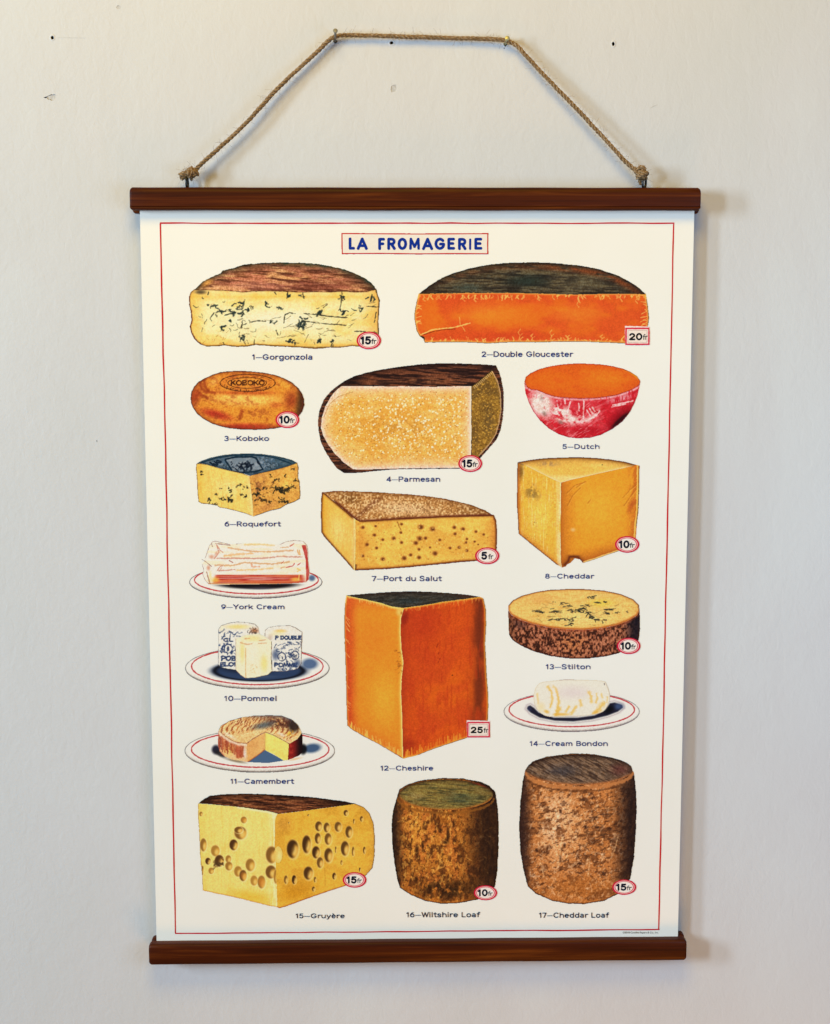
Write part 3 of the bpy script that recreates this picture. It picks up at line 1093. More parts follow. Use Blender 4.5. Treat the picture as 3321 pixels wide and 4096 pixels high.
for (x, y, h) in ((470, 285, 40), (400, 285, 36), (870, 285, 34), (1120, 300, 60), (1490, 285, 50), (750, 570, -70), (950, 570, -66), (830, 570, -40), (150, 285, 36), (1060, 575, -36), (1270, 575, -40)):
    a.line([(x, y), (x + 8, y + h * .4), (x - 4, y + h * .7), (x + 10, y + h)], 5, (244, 176, 90), .7, .6)
    a.line([(x + 8, y + h * .4), (x + 22, y + h * .6)], 4, (244, 176, 90), .6, .6)
a.line([(130, 535), (200, 505), (270, 495), (330, 490), (390, 476), (440, 462)], 7, (246, 196, 108), .9, .5)
a.line([(150, 533), (220, 512), (290, 500), (350, 498)], 4, (120, 44, 20), .8, .5)
a.line([(380, 478), (376, 425)], 4, (246, 186, 96), .7, .4)
a.line([(390, 478), (410, 512)], 4, (246, 186, 96), .7, .4)
a.mix((248, 190, 92), np.exp(-(a.d / 10) ** 2) * .95)
a.mix((60, 36, 22), np.exp(-(a.d / 3.5) ** 2) * .8 * ss(300, 320, a.y))
a.mix((40, 26, 18), a.blob(140, 555, 24, 16, 30, .6))
pic = a.out().build('cheese_picture', paper, 'long orange half wheel with dark green brown top')
topp = [(120, 277), (175, 235), (250, 185), (340, 145), (450, 115), (560, 93), (700, 80), (850, 78), (1000, 85), (1130, 98), (1250, 120), (1360, 155), (1450, 200), (1510, 240), (1552, 279),
        (1450, 277), (1280, 276), (1100, 281), (900, 276), (700, 271), (450, 271), (250, 274)]
a = Art('gloucester', topp, 4, 1.5)
a.fill((64, 54, 42))
rind_streaks(a, [(.48, (112, 98, 70), .75), (.56, (40, 34, 28), .75)], 90, 10, 0)
a.mix((44, 52, 44), a.blob(800, 195, 210, 60, 0, .95) * .9)
a.mix((72, 78, 66), a.blob(430, 240, 150, 40, 0, .95) * .8)
a.mix((112, 100, 74), a.blob(1150, 215, 240, 45, 0, .95) * .5)
dt = a.dl(topp[:15])
a.mix((128, 66, 34), np.exp(-((dt - 26) / 20) ** 2) * (.35 + .6 * ss(700, 1100, a.x)) * ss(.3, .6, a.n(70, 14, 12, 5)))
a.mix((30, 20, 16), np.exp(-dt / 9) * .95)
a.mix((42, 28, 22), ss(330, 160, a.x) * .6 + ss(1380, 1540, a.x) * .6)
a.grain(.34); a.grain(.18, a.px * 2.2, 52)
a.out().build('rind', pic)
price_tag('gloucester', 1500, 540, 79, 61, '20', pic, rect=True)

# 3 round bun-shaped cheese with an oval stamp
sil = [(125, 440), (135, 370), (165, 310), (215, 255), (290, 210), (380, 170), (480, 140), (600, 128), (720, 126), (850, 133), (980, 148), (1100, 172), (1200, 210), (1290, 255), (1360, 315),
       (1410, 380), (1438, 450), (1440, 520), (1420, 590), (1370, 660), (1290, 720), (1200, 770), (1100, 793), (980, 805), (850, 808), (720, 803), (590, 793), (470, 768), (360, 730), (270, 680),
       (200, 620), (150, 550), (128, 490)]
a = Art('koboko', sil, 5, 2)
a.fill((218, 138, 50))
a.mix((244, 190, 96), a.blob(760, 450, 600, 130, 2, .9) * .9)
a.mix((196, 92, 38), np.exp(-((a.y - 380 + (a.x - 780) ** 2 / 9000 * .4) / 26) ** 2) * a.blob(760, 380, 480, 80, 0, .7) * .9)
a.mix((202, 104, 40), a.blob(785, 250, 430, 130, 0, .5) * .55)
a.mix((226, 152, 60), a.blob(785, 265, 320, 96, 0, .6) * .6)
a.mix((238, 176, 84), a.blob(400, 250, 110, 60, -35, .9) * .8)
a.mix((232, 164, 66), a.blob(1200, 260, 130, 70, 30, .9) * .7)
a.mix((178, 52, 34), a.blob(420, 630, 300, 80, 15, .9) * .95)
a.mix((180, 54, 36), a.blob(760, 775, 560, 70, 0, .9) * .95)
a.mix((160, 64, 32), a.blob(1290, 470, 140, 190, 10, .9) * .85)
a.mix((190, 84, 40), a.blob(1110, 520, 110, 60, 0, .9) * .6)
a.mix((168, 62, 32), a.blob(180, 420, 100, 170, 15, .9) * .85)
for p in ([(280, 225), (290, 300), (340, 370), (400, 378)], [(235, 260), (250, 320), (300, 370)], [(215, 370), (260, 410), (320, 440)], [(720, 590), (690, 680)]):
    a.line(p, 40, (156, 62, 28), .8, .3, 0, .9)
a.mix((160, 76, 36), ss(.56, .74, a.n(90, 60, 20, 3)) * .5)
a.squig(14, (300, 430, 1300, 700), 50, 16, (178, 86, 36), .5, 4)
a.mix((66, 42, 26), ss(.0, 1, ss(1290, 1440, a.x + (a.y - 440) * .12)) * .92)
a.mix((120, 40, 26), np.exp(-(a.d / 26) ** 1.5) * .6)
a.mix((64, 34, 20), np.exp(-(a.d / 8) ** 2) * .8)
a.grain(.20); a.grain(.14, a.px * 2.2, 52)
ink = (84, 40, 18)
a.line(ell(785, 265, 318, 98, n=70), 9, ink, .9, .4)
a.line(ell(780, 265, 222, 62, n=60), 8, ink, .85, .4)
paint_text(a, 'KOBOKO', 592, 288, 388, 50, 14, (76, 34, 16), .95)
for i in range(22):
    t = R(18 + i * 144 / 21)
    x, y = 785 + 272 * math.cos(t), 268 + 80 * math.sin(t)
    a.squig(2, (x - 9, y - 9, x + 9, y + 9), 22, 7, ink, .8, 20 + i, 0, 2)
for i in range(20):
    t = R(198 + i * 144 / 19)
    x, y = 785 + 272 * math.cos(t), 265 + 80 * math.sin(t)
    a.squig(1, (x - 9, y - 8, x + 9, y + 8), 20, 5, ink, .55, 60 + i, 0, 2)
pic = a.out().build('cheese_picture', paper, 'squat round golden brown cheese with an oval stamp on top')
price_tag('koboko', 1245, 690, 138, 98, '10', pic)

# 4 cut wheel with dark rind
sil = [(250, 240), (300, 205), (380, 165), (480, 135), (600, 112), (750, 88), (900, 72), (1050, 65), (1200, 66), (1350, 72), (1470, 80), (1495, 130), (1515, 190), (1530, 280), (1533, 400),
       (1525, 500), (1510, 580), (1480, 650), (1430, 710), (1360, 790), (1290, 868), (1190, 878), (1000, 880), (800, 880), (650, 885), (500, 900), (400, 910), (300, 912), (240, 870), (190, 800),
       (150, 730), (120, 660), (105, 580), (102, 500), (115, 420), (150, 340), (200, 280)]
face = [(285, 240), (500, 240), (800, 242), (1000, 245), (1180, 240), (1283, 240), (1285, 600), (1283, 872), (1190, 872), (1000, 873), (800, 875), (600, 880), (420, 885), (370, 880), (300, 830),
        (230, 760), (180, 690), (140, 620), (124, 560), (133, 480), (158, 400), (200, 325), (240, 275)]
side = [(1285, 240), (1350, 190), (1440, 115), (1488, 200), (1512, 300), (1516, 420), (1503, 520), (1478, 610), (1428, 690), (1352, 775), (1288, 866)]
a = Art('parmesan', sil, 6, 1.5, layer=3)
a.fill((56, 32, 26))
rind_streaks(a, [(.46, (136, 78, 50), .85), (.56, (34, 18, 16), .85)], 120, 11, 3)
a.mix((150, 92, 58), a.blob(900, 200, 420, 36, 0, .95) * ss(.42, .62, a.n(70, 12, 3, 6)) * .8)
dt = a.dl(sil[:11])
a.mix((28, 14, 14), np.exp(-dt / 24) * .85)
a.mix((34, 20, 18), ss(520, 330, a.x) * .6 * ss(300, 200, a.y))
a.mix((104, 74, 66), ss(.55, .7, a.n(12, 60, 38, 9)) * ss(420, 150, a.x) * .6)
a.mix((92, 56, 52), ss(1500, 1530, a.x) * .5)
a.grain(.3); a.grain(.15, a.px * 2, 52)
pic = a.out().build('cheese_picture', paper, 'big cut grainy wheel with dark brown rind and olive side')
a = Art('parmesan', face, 7, 1.5, layer=5)
a.fill((226, 162, 70))
a.mix((226, 178, 96), ss(.45, .7, a.n(130, 90, 0, 1)) * .7)
a.mix((200, 140, 56), a.blob(700, 560, 460, 220, 0, .9) * ss(.42, .65, a.n(40, 30, 30, 2)) * .8)
a.mix((240, 206, 184), np.clip(np.exp(-a.d / 40) * 1.15, 0, 1))
a.mix((242, 216, 190), a.blob(250, 300, 90, 110, 30, .9) * .7)
a.grain(.16); a.grain(.1, a.px * 2, 52)
a.dots(700, (130, 260, 1280, 860), 4, 8, (244, 206, 136), .8, 1)
a.dots(330, (180, 300, 1270, 800), 5, 8, (252, 236, 196), .95, 2)
a.dots(170, (520, 330, 1220, 760), 6, 9.5, (254, 242, 210), 1, 3)
a.dots(420, (150, 280, 1270, 840), 3, 6, (150, 92, 32), .6, 4)
a.mix((246, 226, 200), np.exp(-(np.abs(a.x - 1281) / 9) ** 2) * .95)
a.line([(150, 470), (190, 380), (260, 320), (370, 285)], 5, (170, 120, 60), .6, .6)
a.out().build('cut_face', pic)
a = Art('parmesan', side, 8, 1, layer=6)
a.fill((146, 106, 42))
a.mix((112, 82, 40), ss(.45, .68, a.n(70, 90, 60, 1)) * .75)
a.mix((100, 76, 44), a.blob(1420, 520, 80, 200, 0, .95) * .6)
a.grain(.28)
a.dots(330, (1290, 130, 1515, 840), 4, 8, (206, 156, 66), .8, 2)
a.dots(160, (1290, 130, 1515, 840), 3, 6, (74, 50, 22), .7, 3)
a.line([(1440, 118), (1486, 205), (1510, 300), (1514, 420), (1500, 520), (1475, 610), (1425, 690), (1350, 772)], 9, (206, 166, 130), .75, .5)
a.line([(1290, 238), (1440, 118)], 8, (40, 30, 20), .8, .4)
for t in np.linspace(0, 1, 14):
    x, y = 1300 + 140 * t, 236 - 116 * t
    a.line([(x, y + 6), (x + 10, y + 20)], 4, (232, 196, 140), .7)
a.out().build('cut_side', pic)
price_tag('parmesan', 1277, 838, 93, 66, '15', pic)

# 5 red half ball
topl = [(170, 312), (185, 255), (240, 210), (340, 165), (460, 132), (580, 113), (700, 102), (820, 98), (950, 102), (1080, 112), (1200, 132), (1310, 160), (1400, 198), (1470, 245), (1507, 300),
        (1500, 345), (1440, 385), (1350, 425), (1240, 462), (1100, 487), (960, 500), (800, 503), (640, 495), (520, 480), (430, 455), (360, 425), (310, 405), (250, 402), (195, 366)]
low = topl[15:]
bowl = [(168, 318), (195, 366)] + list(reversed(low[:-1])) + [(1480, 450), (1445, 550), (1390, 660), (1300, 770), (1180, 860), (1050, 925), (930, 957), (800, 965), (680, 955), (560, 915), (450, 850), (350, 760), (270, 650),
                                                              (215, 540), (182, 440)]
a = Art('dutch', bowl, 9, 1.5, layer=3)
a.fill((200, 34, 44))
a.mix((214, 74, 80), ss(.4, .65, a.n(120, 70, 30, 1)) * .6)
a.mix((140, 12, 24), a.blob(1290, 740, 300, 150, -42, .9) * .95)
a.mix((48, 6, 12), np.clip(1.6 * a.blob(1285, 765, 230, 56, -42, .95), 0, .9))
a.mix((178, 22, 36), a.blob(900, 880, 420, 90, 0, .9) * .5)
sm = a.blob(360, 560, 190, 230, -22, .8)
a.mix((240, 216, 206), sm * 1.3 * ss(.25, .5, a.n(40, 60, -20, 4) + .15))
a.mix((240, 214, 206), 1.3 * a.blob(620, 690, 340, 140, 20, .9) * ss(.38, .56, a.n(50, 30, 25, 5)))
a.mix((240, 216, 208), np.exp(-((np.hypot((a.x - 800) / 1.15, a.y - 560) - 210) / 28) ** 2) * ss(560, 700, a.y) * ss(.3, .55, a.n(30, 30, 0, 6)) * .9)
a.mix((226, 150, 156), a.blob(1280, 500, 260, 60, -14, .9) * ss(.42, .6, a.n(12, 60, 6, 7)) * .9)
a.mix((232, 176, 176), np.exp(-((a.dl(low) - 12) / 12) ** 2) * ss(.2, .5, a.n(14, 50, 0, 8)) * .95)
a.mix((226, 160, 160), ss(.56, .7, a.n(70, 14, -30, 12)) * .5 * ss(1250, 900, a.x))
for p in ([(545, 530), (560, 630)], [(630, 500), (640, 560)], [(855, 530), (850, 740)], [(700, 540), (670, 640)], [(890, 640), (930, 700)], [(920, 620), (960, 680)], [(950, 600), (985, 655)], [(800, 560), (800, 640)],
          [(1040, 640), (1010, 690), (930, 745)], [(1190, 580), (1420, 530)], [(1180, 600), (1340, 565)]):
    a.line(p, 13, (242, 214, 208), .85, .5)
a.mix((196, 30, 42), a.blob(580, 560, 90, 50, 0, .9) * ss(.35, .6, a.n(22, 30, 0, 15)) * .9)
a.mix((196, 28, 40), a.blob(790, 670, 130, 70, 0, .7) * ss(.4, .55, a.n(20, 26, 20, 16)) * .9)
a.mix((132, 116, 104), a.blob(400, 680, 60, 40, 45, .9) * .6 + a.blob(590, 780, 60, 34, 20, .9) * .6 + a.blob(370, 500, 40, 60, 0, .9) * .4)
a.mix((156, 20, 38), np.exp(-(a.d / 9) ** 2) * .6 * ss(480, 520, a.y))
a.grain(.16); a.grain(.1, a.px * 2, 52)
pic = a.out().build('cheese_picture', paper, 'red waxed half ball like a bowl with flat orange cut top')
a = Art('dutch', topl, 10, 1.5, layer=4)
a.fill((226, 106, 30))
a.mix((236, 128, 36), a.blob(1100, 260, 420, 150, 0, .95) * .6)
a.mix((208, 78, 30), np.exp(-a.d / 34) * .75)
a.mix((214, 88, 30), ss(.45, .7, a.n(110, 60, 0, 1)) * .5)
a.mix((146, 40, 20), np.exp(-(a.d / 6) ** 2) * .75)
a.mix((214, 160, 30), np.exp(-((a.d - 10) / 7) ** 2) * ss(1250, 1450, a.x) * ss(320, 240, a.y) * .8)
a.line(low[2:], 7, (150, 46, 18), .6, .4)
a.grain(.13); a.grain(.07, a.px * 2, 52)
a.out().build('cut_face', pic)

# 6 blue wedge with dark stamped top
topl = [(195, 215), (260, 180), (360, 145), (500, 115), (640, 102), (790, 98), (940, 103), (1080, 122), (1200, 145), (1300, 175), (1357, 205), (1230, 250), (1080, 290), (920, 325), (820, 356), (720, 325),
        (560, 290), (430, 258), (320, 225), (230, 212)]
left = [(195, 215), (230, 212), (320, 225), (430, 258), (560, 290), (720, 325), (805, 357), (815, 440), (835, 580), (848, 700), (850, 826), (750, 790), (640, 760), (540, 735), (460, 725), (430, 700), (340, 685),
        (250, 675), (215, 655), (205, 560), (202, 450), (195, 340), (188, 260)]
rgt = [(805, 357), (820, 356), (920, 325), (1080, 290), (1230, 250), (1357, 205), (1370, 250), (1368, 380), (1385, 430), (1395, 560), (1388, 620), (1330, 655), (1230, 690), (1160, 735), (1050, 760), (930, 800),
       (850, 826), (848, 700), (835, 580), (815, 440)]
a = Art('roquefort', left, 11, 1.5, layer=3)
a.fill((240, 196, 104))
a.mix((246, 212, 136), a.blob(560, 500, 260, 170, 15, .95) * .8)
a.mix((234, 178, 74), ss(330, 200, a.x) * .7)
a.mix((226, 164, 70), ss(.55, .75, a.n(16, 120, 0, 1)) * .4)
a.mix((246, 218, 160), np.exp(-np.abs(a.x - 815 - (a.y - 440) * .07) / 30) * .6)
a.grain(.10); a.grain(.07, a.px * 2, 52)
bk = (44, 46, 34)
for (x, y, n_, r) in ((255, 335, 3, 14), (268, 310, 3, 18), (350, 640, 5, 26), (430, 690, 3, 20), (540, 615, 8, 40), (590, 640, 7, 30), (490, 620, 4, 24), (600, 520, 4, 24), (565, 490, 3, 16), (700, 460, 4, 24),
                      (755, 490, 5, 24), (705, 570, 3, 14), (760, 590, 5, 26), (470, 505, 2, 14), (420, 560, 3, 20), (400, 678, 3, 24)):
    a.squig(n_, (x - r, y - r * .7, x + r, y + r * .7), r, 11, bk, 1.0, int(x + y), 0, 3, True)
a.mix((60, 40, 20), np.exp(-(a.d / 6) ** 2) * .75 * (1 - np.exp(-np.abs(a.x - 815 - (a.y - 440) * .07) / 30)))
pic = a.out().build('cheese_picture', paper, 'small yellow blue mould wedge with dark blue stamped top')
a = Art('roquefort', rgt, 12, 1.5, layer=4)
a.fill((216, 156, 74))
a.mix((232, 178, 84), a.blob(1250, 420, 150, 200, 0, .95) * .8)
a.mix((168, 106, 62), a.blob(900, 480, 130, 260, 15, .95) * ss(.3, .6, a.n(40, 60, 30, 1)) * .85)
a.mix((196, 130, 72), a.blob(1000, 720, 200, 90, -20, .95) * .6)
a.grain(.20); a.grain(.12, a.px * 2, 52)
for (x, y, n_, r) in ((1120, 510, 12, 42), (1180, 490, 9, 40), (1260, 490, 8, 44), (1310, 480, 4, 24), (1000, 490, 5, 24), (1040, 355, 4, 22), (1130, 380, 5, 30), (1210, 350, 3, 18), (1305, 268, 3, 20),
                      (1200, 545, 6, 44), (1170, 640, 7, 36), (1225, 640, 7, 36), (1040, 655, 4, 22), (980, 640, 5, 30), (900, 560, 6, 40), (870, 620, 4, 30), (940, 600, 5, 30), (900, 510, 4, 26), (1335, 420, 3, 30)):
    a.squig(n_, (x - r, y - r * .7, x + r, y + r * .7), r, 12, (46, 40, 26), .95, int(x + y), 0, 3, True)
a.squig(40, (840, 420, 1100, 700), 30, 7, (110, 66, 34), .7, 5)
a.mix((58, 44, 24), np.exp(-(a.d / 6) ** 2) * .75 * ss(850, 900, a.x))
a.out().build('cut_side', pic)
a = Art('roquefort', topl, 13, 1.5, layer=5)
a.fill((84, 104, 120))
a.mix((152, 162, 172), ss(.42, .60, a.n(60, 34, -20, 1)) * .85 * (1 - np.exp(-a.d / 30)))
a.mix((34, 58, 72), np.exp(-a.d / 22) * .85)
a.mix((40, 70, 82), ss(1000, 1250, a.x) * .5)
a.grain(.2)
nv = (16, 28, 44)
pan = [(530, 165), (640, 140), (830, 136), (880, 150), (960, 280), (880, 306), (690, 318), (610, 302), (530, 180)]
a.mix((160, 166, 172), inside(pan, a.x, a.y).astype(float) * .55)
a.line(pan + [pan[0]], 18, (14, 40, 58), 1, .15)
a.line([(250, 205), (420, 150), (600, 122), (790, 114), (960, 122), (1110, 150), (1220, 190), (1280, 212)], 13, (18, 48, 66), .95, .2)
a.squig(26, (660, 175, 850, 275), 44, 22, nv, .95, 3, 0, 3, True)
a.mix((150, 158, 164), a.blob(742, 238, 30, 16, 0, .7) * .9)
for i, (x, y) in enumerate(((600, 195), (606, 218), (614, 238), (622, 256), (634, 272), (648, 288), (664, 298))):
    a.squig(2, (x - 10, y - 8, x + 10, y + 8), 22, 8, nv, .95, 30 + i, 0, 2)
for st in ([(470, 185), (430, 180), (425, 198), (470, 208), (478, 195)], [(400, 190), (440, 222), (430, 236), (390, 214)], [(350, 200), (392, 232), (402, 246), (372, 240)]):
    a.line(st, 16, (16, 34, 52), 1, .15)
a.squig(22, (980, 200, 1150, 270), 34, 9, (36, 56, 70), .8, 5, .3)
a.squig(12, (480, 230, 580, 280), 30, 10, (44, 62, 76), .8, 6, .3)
a.squig(14, (760, 285, 900, 330), 26, 8, (36, 52, 66), .8, 7, .3)
a.out().build('stamped_top', pic)

# 7 flat wedge with speckled rind
topl = [(135, 95), (250, 85), (400, 88), (560, 95), (720, 105), (880, 118), (1020, 135), (1150, 160), (1290, 195), (1390, 235), (1457, 276), (1300, 280), (1100, 285), (900, 295), (700, 305), (560, 315), (420, 322),
        (392, 306), (330, 250), (240, 175), (160, 105)]
left = [(135, 95), (160, 105), (240, 175), (330, 250), (392, 308), (390, 500), (385, 698), (372, 692), (310, 620), (230, 530), (160, 450), (128, 405), (124, 250), (130, 130)]
front = [(392, 308), (420, 322), (560, 315), (700, 305), (900, 295), (1100, 285), (1300, 280), (1457, 276), (1478, 320), (1483, 400), (1480, 600), (1380, 622), (1200, 635), (1000, 655), (800, 675), (600, 690), (385, 699), (390, 500)]
a = Art('salut', [(x, y - 8) for x, y in front[:8]] + front[8:], 14, 1.5, layer=3)
a.fill((226, 168, 74))
a.mix((238, 188, 88), ss(.4, .65, a.n(160, 90, 0, 1)) * .8)
a.mix((212, 138, 56), a.blob(430, 480, 70, 220, 0, .95) * .6)
a.mix((206, 124, 52), ss(1400, 1470, a.x) * .65)
a.mix((200, 120, 44), np.exp(-a.dl([(385, 699), (600, 690), (1000, 655), (1480, 600)]) / 16) * .8)
a.grain(.13); a.grain(.09, a.px * 2, 52)
for (x, y, r) in ((893, 362, 22), (985, 378, 20), (1152, 365, 15), (1158, 415, 13), (1220, 378, 16), (1003, 566, 20), (880, 598, 16), (765, 602, 19), (815, 578, 14), (552, 524, 13), (478, 497, 15), (445, 585, 13), (447, 365, 14), (600, 610, 17),
                  (855, 485, 18), (885, 450, 20), (930, 448, 14), (745, 482, 13), (685, 450, 16), (600, 460, 12), (535, 424, 14), (1040, 462, 12), (1250, 455, 11), (1245, 482, 11), (1320, 398, 12), (1380, 420, 11), (1250, 545, 13), (1190, 520, 13),
                  (1120, 525, 12), (1310, 475, 10), (1338, 498, 7), (545, 355, 10), (965, 520, 9), (880, 535, 12), (740, 405, 12), (745, 340, 12)):
    a.mix((150, 84, 38), a.blob(x, y, r * 1.7, r * 1.5, 0, .8) * .85)
    a.mix((104, 54, 26), a.blob(x + r * .15, y + r * .1, r * .95, r * .95, 0, .8) * .8)
a.dots(110, (400, 330, 1460, 660), 4, 8, (176, 112, 46), .6, 3)
a.dots(160, (400, 330, 1460, 660), 4, 8, (246, 208, 124), .6, 4)
a.line([(715, 325), (730, 365), (742, 385)], 7, (150, 84, 30), .7, .5)
a.mix((110, 52, 24), np.clip(np.exp(-(a.d / 13) ** 2) * 1.1, 0, .95) * ss(410, 450, a.x + (a.y > 650) * 60))
pic = a.out().build('cheese_picture', paper, 'flat golden wedge with small brown holes and speckled tan rind')
a = Art('salut', left, 15, 1.5, layer=4)
a.fill((234, 184, 88))
a.mix((242, 204, 122), a.blob(260, 390, 110, 190, -20, .95) * .8)
a.mix((226, 158, 48), np.exp(-np.abs(a.x - 145) / 26) * .7)
a.mix((246, 216, 150), np.exp(-np.abs(a.x - 384) / 18) * .8)
a.grain(.10); a.mix((214, 160, 70), ss(.55, .7, a.n(10, 70, 0, 2)) * .35)
a.mix((110, 56, 24), np.clip(np.exp(-(a.d / 12) ** 2) * 1.1, 0, .95) * ss(384, 360, a.x))
a.out().build('cut_side', pic)
a = Art('salut', topl, 16, 2, layer=5)
a.fill((190, 134, 76))
a.mix((224, 184, 136), a.blob(760, 220, 420, 80, 4, .95) * .8)
a.mix((124, 82, 40), a.blob(340, 140, 150, 60, 20, .95) * .6 + ss(1050, 1400, a.x) * .45)
a.mix((120, 66, 40), np.exp(-np.abs((a.x - 400) - (290 - a.y) * 1.15) / 24) * ss(120, 150, a.y) * .75)
sp = a.n(10, 10, 0, 3, 1)
a.mix((238, 200, 144), ss(.58, .76, sp) * .75)
a.mix((104, 62, 28), ss(.40, .26, sp) * .38)
a.grain(.2)
dt = a.dl(topl[:11])
a.mix((112, 60, 26), np.exp(-dt / 14) * .8)
a.mix((104, 44, 26), np.clip(np.exp(-(a.dl(topl[10:20]) / 14) ** 2) * 1.1, 0, .95))
a.out().build('rind', pic)
price_tag('salut', 1408, 585, 94, 66, '5', pic)

# 8 tall plain yellow block
topl = [(180, 172), (300, 150), (450, 133), (620, 125), (780, 122), (950, 130), (1100, 145), (1230, 165), (1342, 195), (1310, 210), (1100, 255), (900, 300), (700, 345), (608, 373), (540, 345), (400, 275), (270, 210)]
left = [(180, 172), (270, 210), (400, 275), (540, 345), (606, 372), (605, 600), (600, 900), (605, 1170), (615, 1216), (560, 1185), (430, 1080), (300, 975), (185, 880), (180, 750), (170, 600), (172, 400), (175, 250)]
rgt = [(606, 372), (700, 345), (900, 300), (1100, 255), (1342, 195), (1381, 205), (1379, 400), (1373, 650), (1356, 800), (1349, 930), (1200, 1045), (1050, 1095), (940, 1135), (825, 1171), (795, 1135), (740, 1125), (700, 1170), (668, 1185),
       (650, 1207), (615, 1217), (605, 1170), (600, 900), (605, 600)]
a = Art('cheddar', rgt, 17, 1, layer=3)
a.fill((228, 152, 46))
a.mix((236, 166, 56), a.blob(960, 620, 360, 380, 0, .95) * .8)
a.mix((206, 122, 38), ss(800, 600, a.x) * .65)
a.mix((192, 96, 34), ss(1230, 1360, a.x) * .8 * ss(.25, .5, a.n(40, 110, 20, 1)))
a.mix((176, 72, 34), a.blob(1310, 590, 50, 130, 25, .95) * .7)
a.mix((200, 116, 36), ss(1000, 1120, a.y + (a.x - 820) * .22) * .6)
for p in ([(660, 480), (740, 400), (850, 365)], [(670, 600), (720, 500), (800, 420)], [(760, 420), (840, 360)], [(1220, 520), (1290, 440), (1350, 390)], [(1230, 600), (1300, 500), (1360, 420)], [(870, 580), (900, 540)]):
    a.line(p, 9, (184, 106, 34), .6, .4)
    a.line([(x + 8, y + 10) for x, y in p], 6, (236, 172, 76), .5, .4)
a.grain(.10); a.grain(.06, a.px * 2, 52)
a.mix((178, 92, 34), np.clip(np.exp(-a.dl([(606, 380), (605, 600), (600, 900), (608, 1180)]) / 34) * .75, 0, 1))
a.mix((176, 86, 34), np.exp(-a.dl([(830, 1160), (940, 1125), (1050, 1085), (1200, 1040), (1335, 930)]) / 34) * .75)
a.mix((238, 196, 140), a.blob(725, 840, 40, 30, 0, .95) * .7)
a.mix((92, 34, 20), (np.exp(-a.dl([(640, 1190), (680, 1150), (690, 1110), (740, 1108), (775, 1112), (822, 1165)]) / 17)) * ss(1075, 1100, a.y) * .95)
a.line([(1362, 205), (1364, 400), (1358, 650), (1342, 800), (1335, 910)], 15, (240, 190, 92), .9, .3)
a.line([(1379, 210), (1377, 400), (1371, 650), (1354, 800)], 6, (60, 44, 26), .85, .4)
a.line([(830, 1163), (940, 1128), (1050, 1088), (1190, 1042)], 12, (244, 204, 120), .85, .3)
a.line([(830, 1171), (940, 1136), (1050, 1096), (1190, 1048)], 5, (96, 60, 26), .7, .4)
pic = a.out().build('cheese_picture', paper, 'tall plain yellow block with bitten lower corner')
a = Art('cheddar', left, 18, 1, layer=4)
a.fill((228, 172, 66))
a.mix((238, 194, 88), a.blob(400, 700, 190, 300, 0, .95) * .8)
a.mix((246, 222, 170), ss(540, 595, a.x) * ss(.2, .6, a.n(14, 200, 0, 1)) * .9)
a.mix((244, 214, 150), ss(.6, .74, a.n(9, 130, 0, 2)) * .45)
a.mix((96, 78, 50), a.blob(320, 470, 110, 140, -30, .95) * ss(.3, .62, a.n(24, 30, 0, 3)) * .55)
a.mix((96, 70, 36), a.blob(205, 260, 50, 130, 0, .95) * .7)
a.mix((176, 88, 30), ss(225, 172, a.x) * .85)
a.mix((172, 84, 32), np.exp(-a.dl([(185, 880), (300, 975), (430, 1080), (560, 1185)]) / 24) * .8)
a.grain(.13); a.grain(.07, a.px * 2, 52)
a.dots(30, (220, 560, 560, 960), 3, 6, (150, 96, 36), .7, 3)
a.mix((84, 44, 24), np.exp(-(a.d / 6) ** 2) * .8 * ss(590, 560, a.x) * ss(.0, .1, (a.x < 240) + (a.y > 860)))
a.out().build('cut_side', pic)
a = Art('cheddar', topl, 19, 1, layer=5)
a.fill((230, 180, 84))
a.mix((240, 206, 136), a.blob(640, 330, 420, 50, 0, .95) * .7)
a.mix((176, 138, 92), a.blob(480, 190, 160, 50, 0, .95) * ss(.3, .6, a.n(30, 22, 0, 1)) * .8)
a.mix((240, 196, 104), a.blob(1000, 200, 260, 50, 0, .95) * .6)
a.grain(.13)
a.mix((246, 224, 176), np.exp(-a.dl(topl[8:]) / 10) * .85)
a.mix((120, 62, 26), np.clip(np.exp(-a.dl(topl[:9]) / 20) * 1.1, 0, 1))
a.mix((70, 36, 18), np.exp(-a.dl(topl[:9]) / 6) * .7)
a.dots(1, (1008, 196, 1018, 206), 6, 7, (40, 30, 20), 1, 2)
a.out().build('top_face', pic)
price_tag('cheddar', 1263, 985, 121, 83, '10', pic)


def plate(frame, cx, cy, rx, ry, icx, icy, irx, iry, dark, seed):
    a = Art(frame, ell(cx, cy, rx, ry, n=90), seed, 1.2, layer=2)
    a.fill(SHEET)
    a.mix((238, 226, 212), np.exp(-((np.hypot((a.x - cx) / rx, (a.y - cy) / ry) - .93) / .05) ** 2) * ss(cy, cy + ry, a.y) * .7)
    nn = a.n(20, 8, 0, 1)
    rr = np.hypot((a.x - cx) / rx, (a.y - cy) / ry)
    ww = a.px * .75
    lo = ss(cy - ry * .2, cy + ry * .8, a.y)
    a.mix(dark, np.exp(-(a.d / (ww * (.7 + 1.0 * lo))) ** 2) * (.62 + .5 * nn))
    a.mix((150, 130, 118), np.exp(-(a.d / (ww * 3)) ** 2) * lo * ss(.42, .6, a.n(8, 6, 0, 4)) * .65)
    a.line(ell(icx, icy, irx, iry, n=100), a.px * 1.05, (190, 44, 48), .95, .25)
    return a


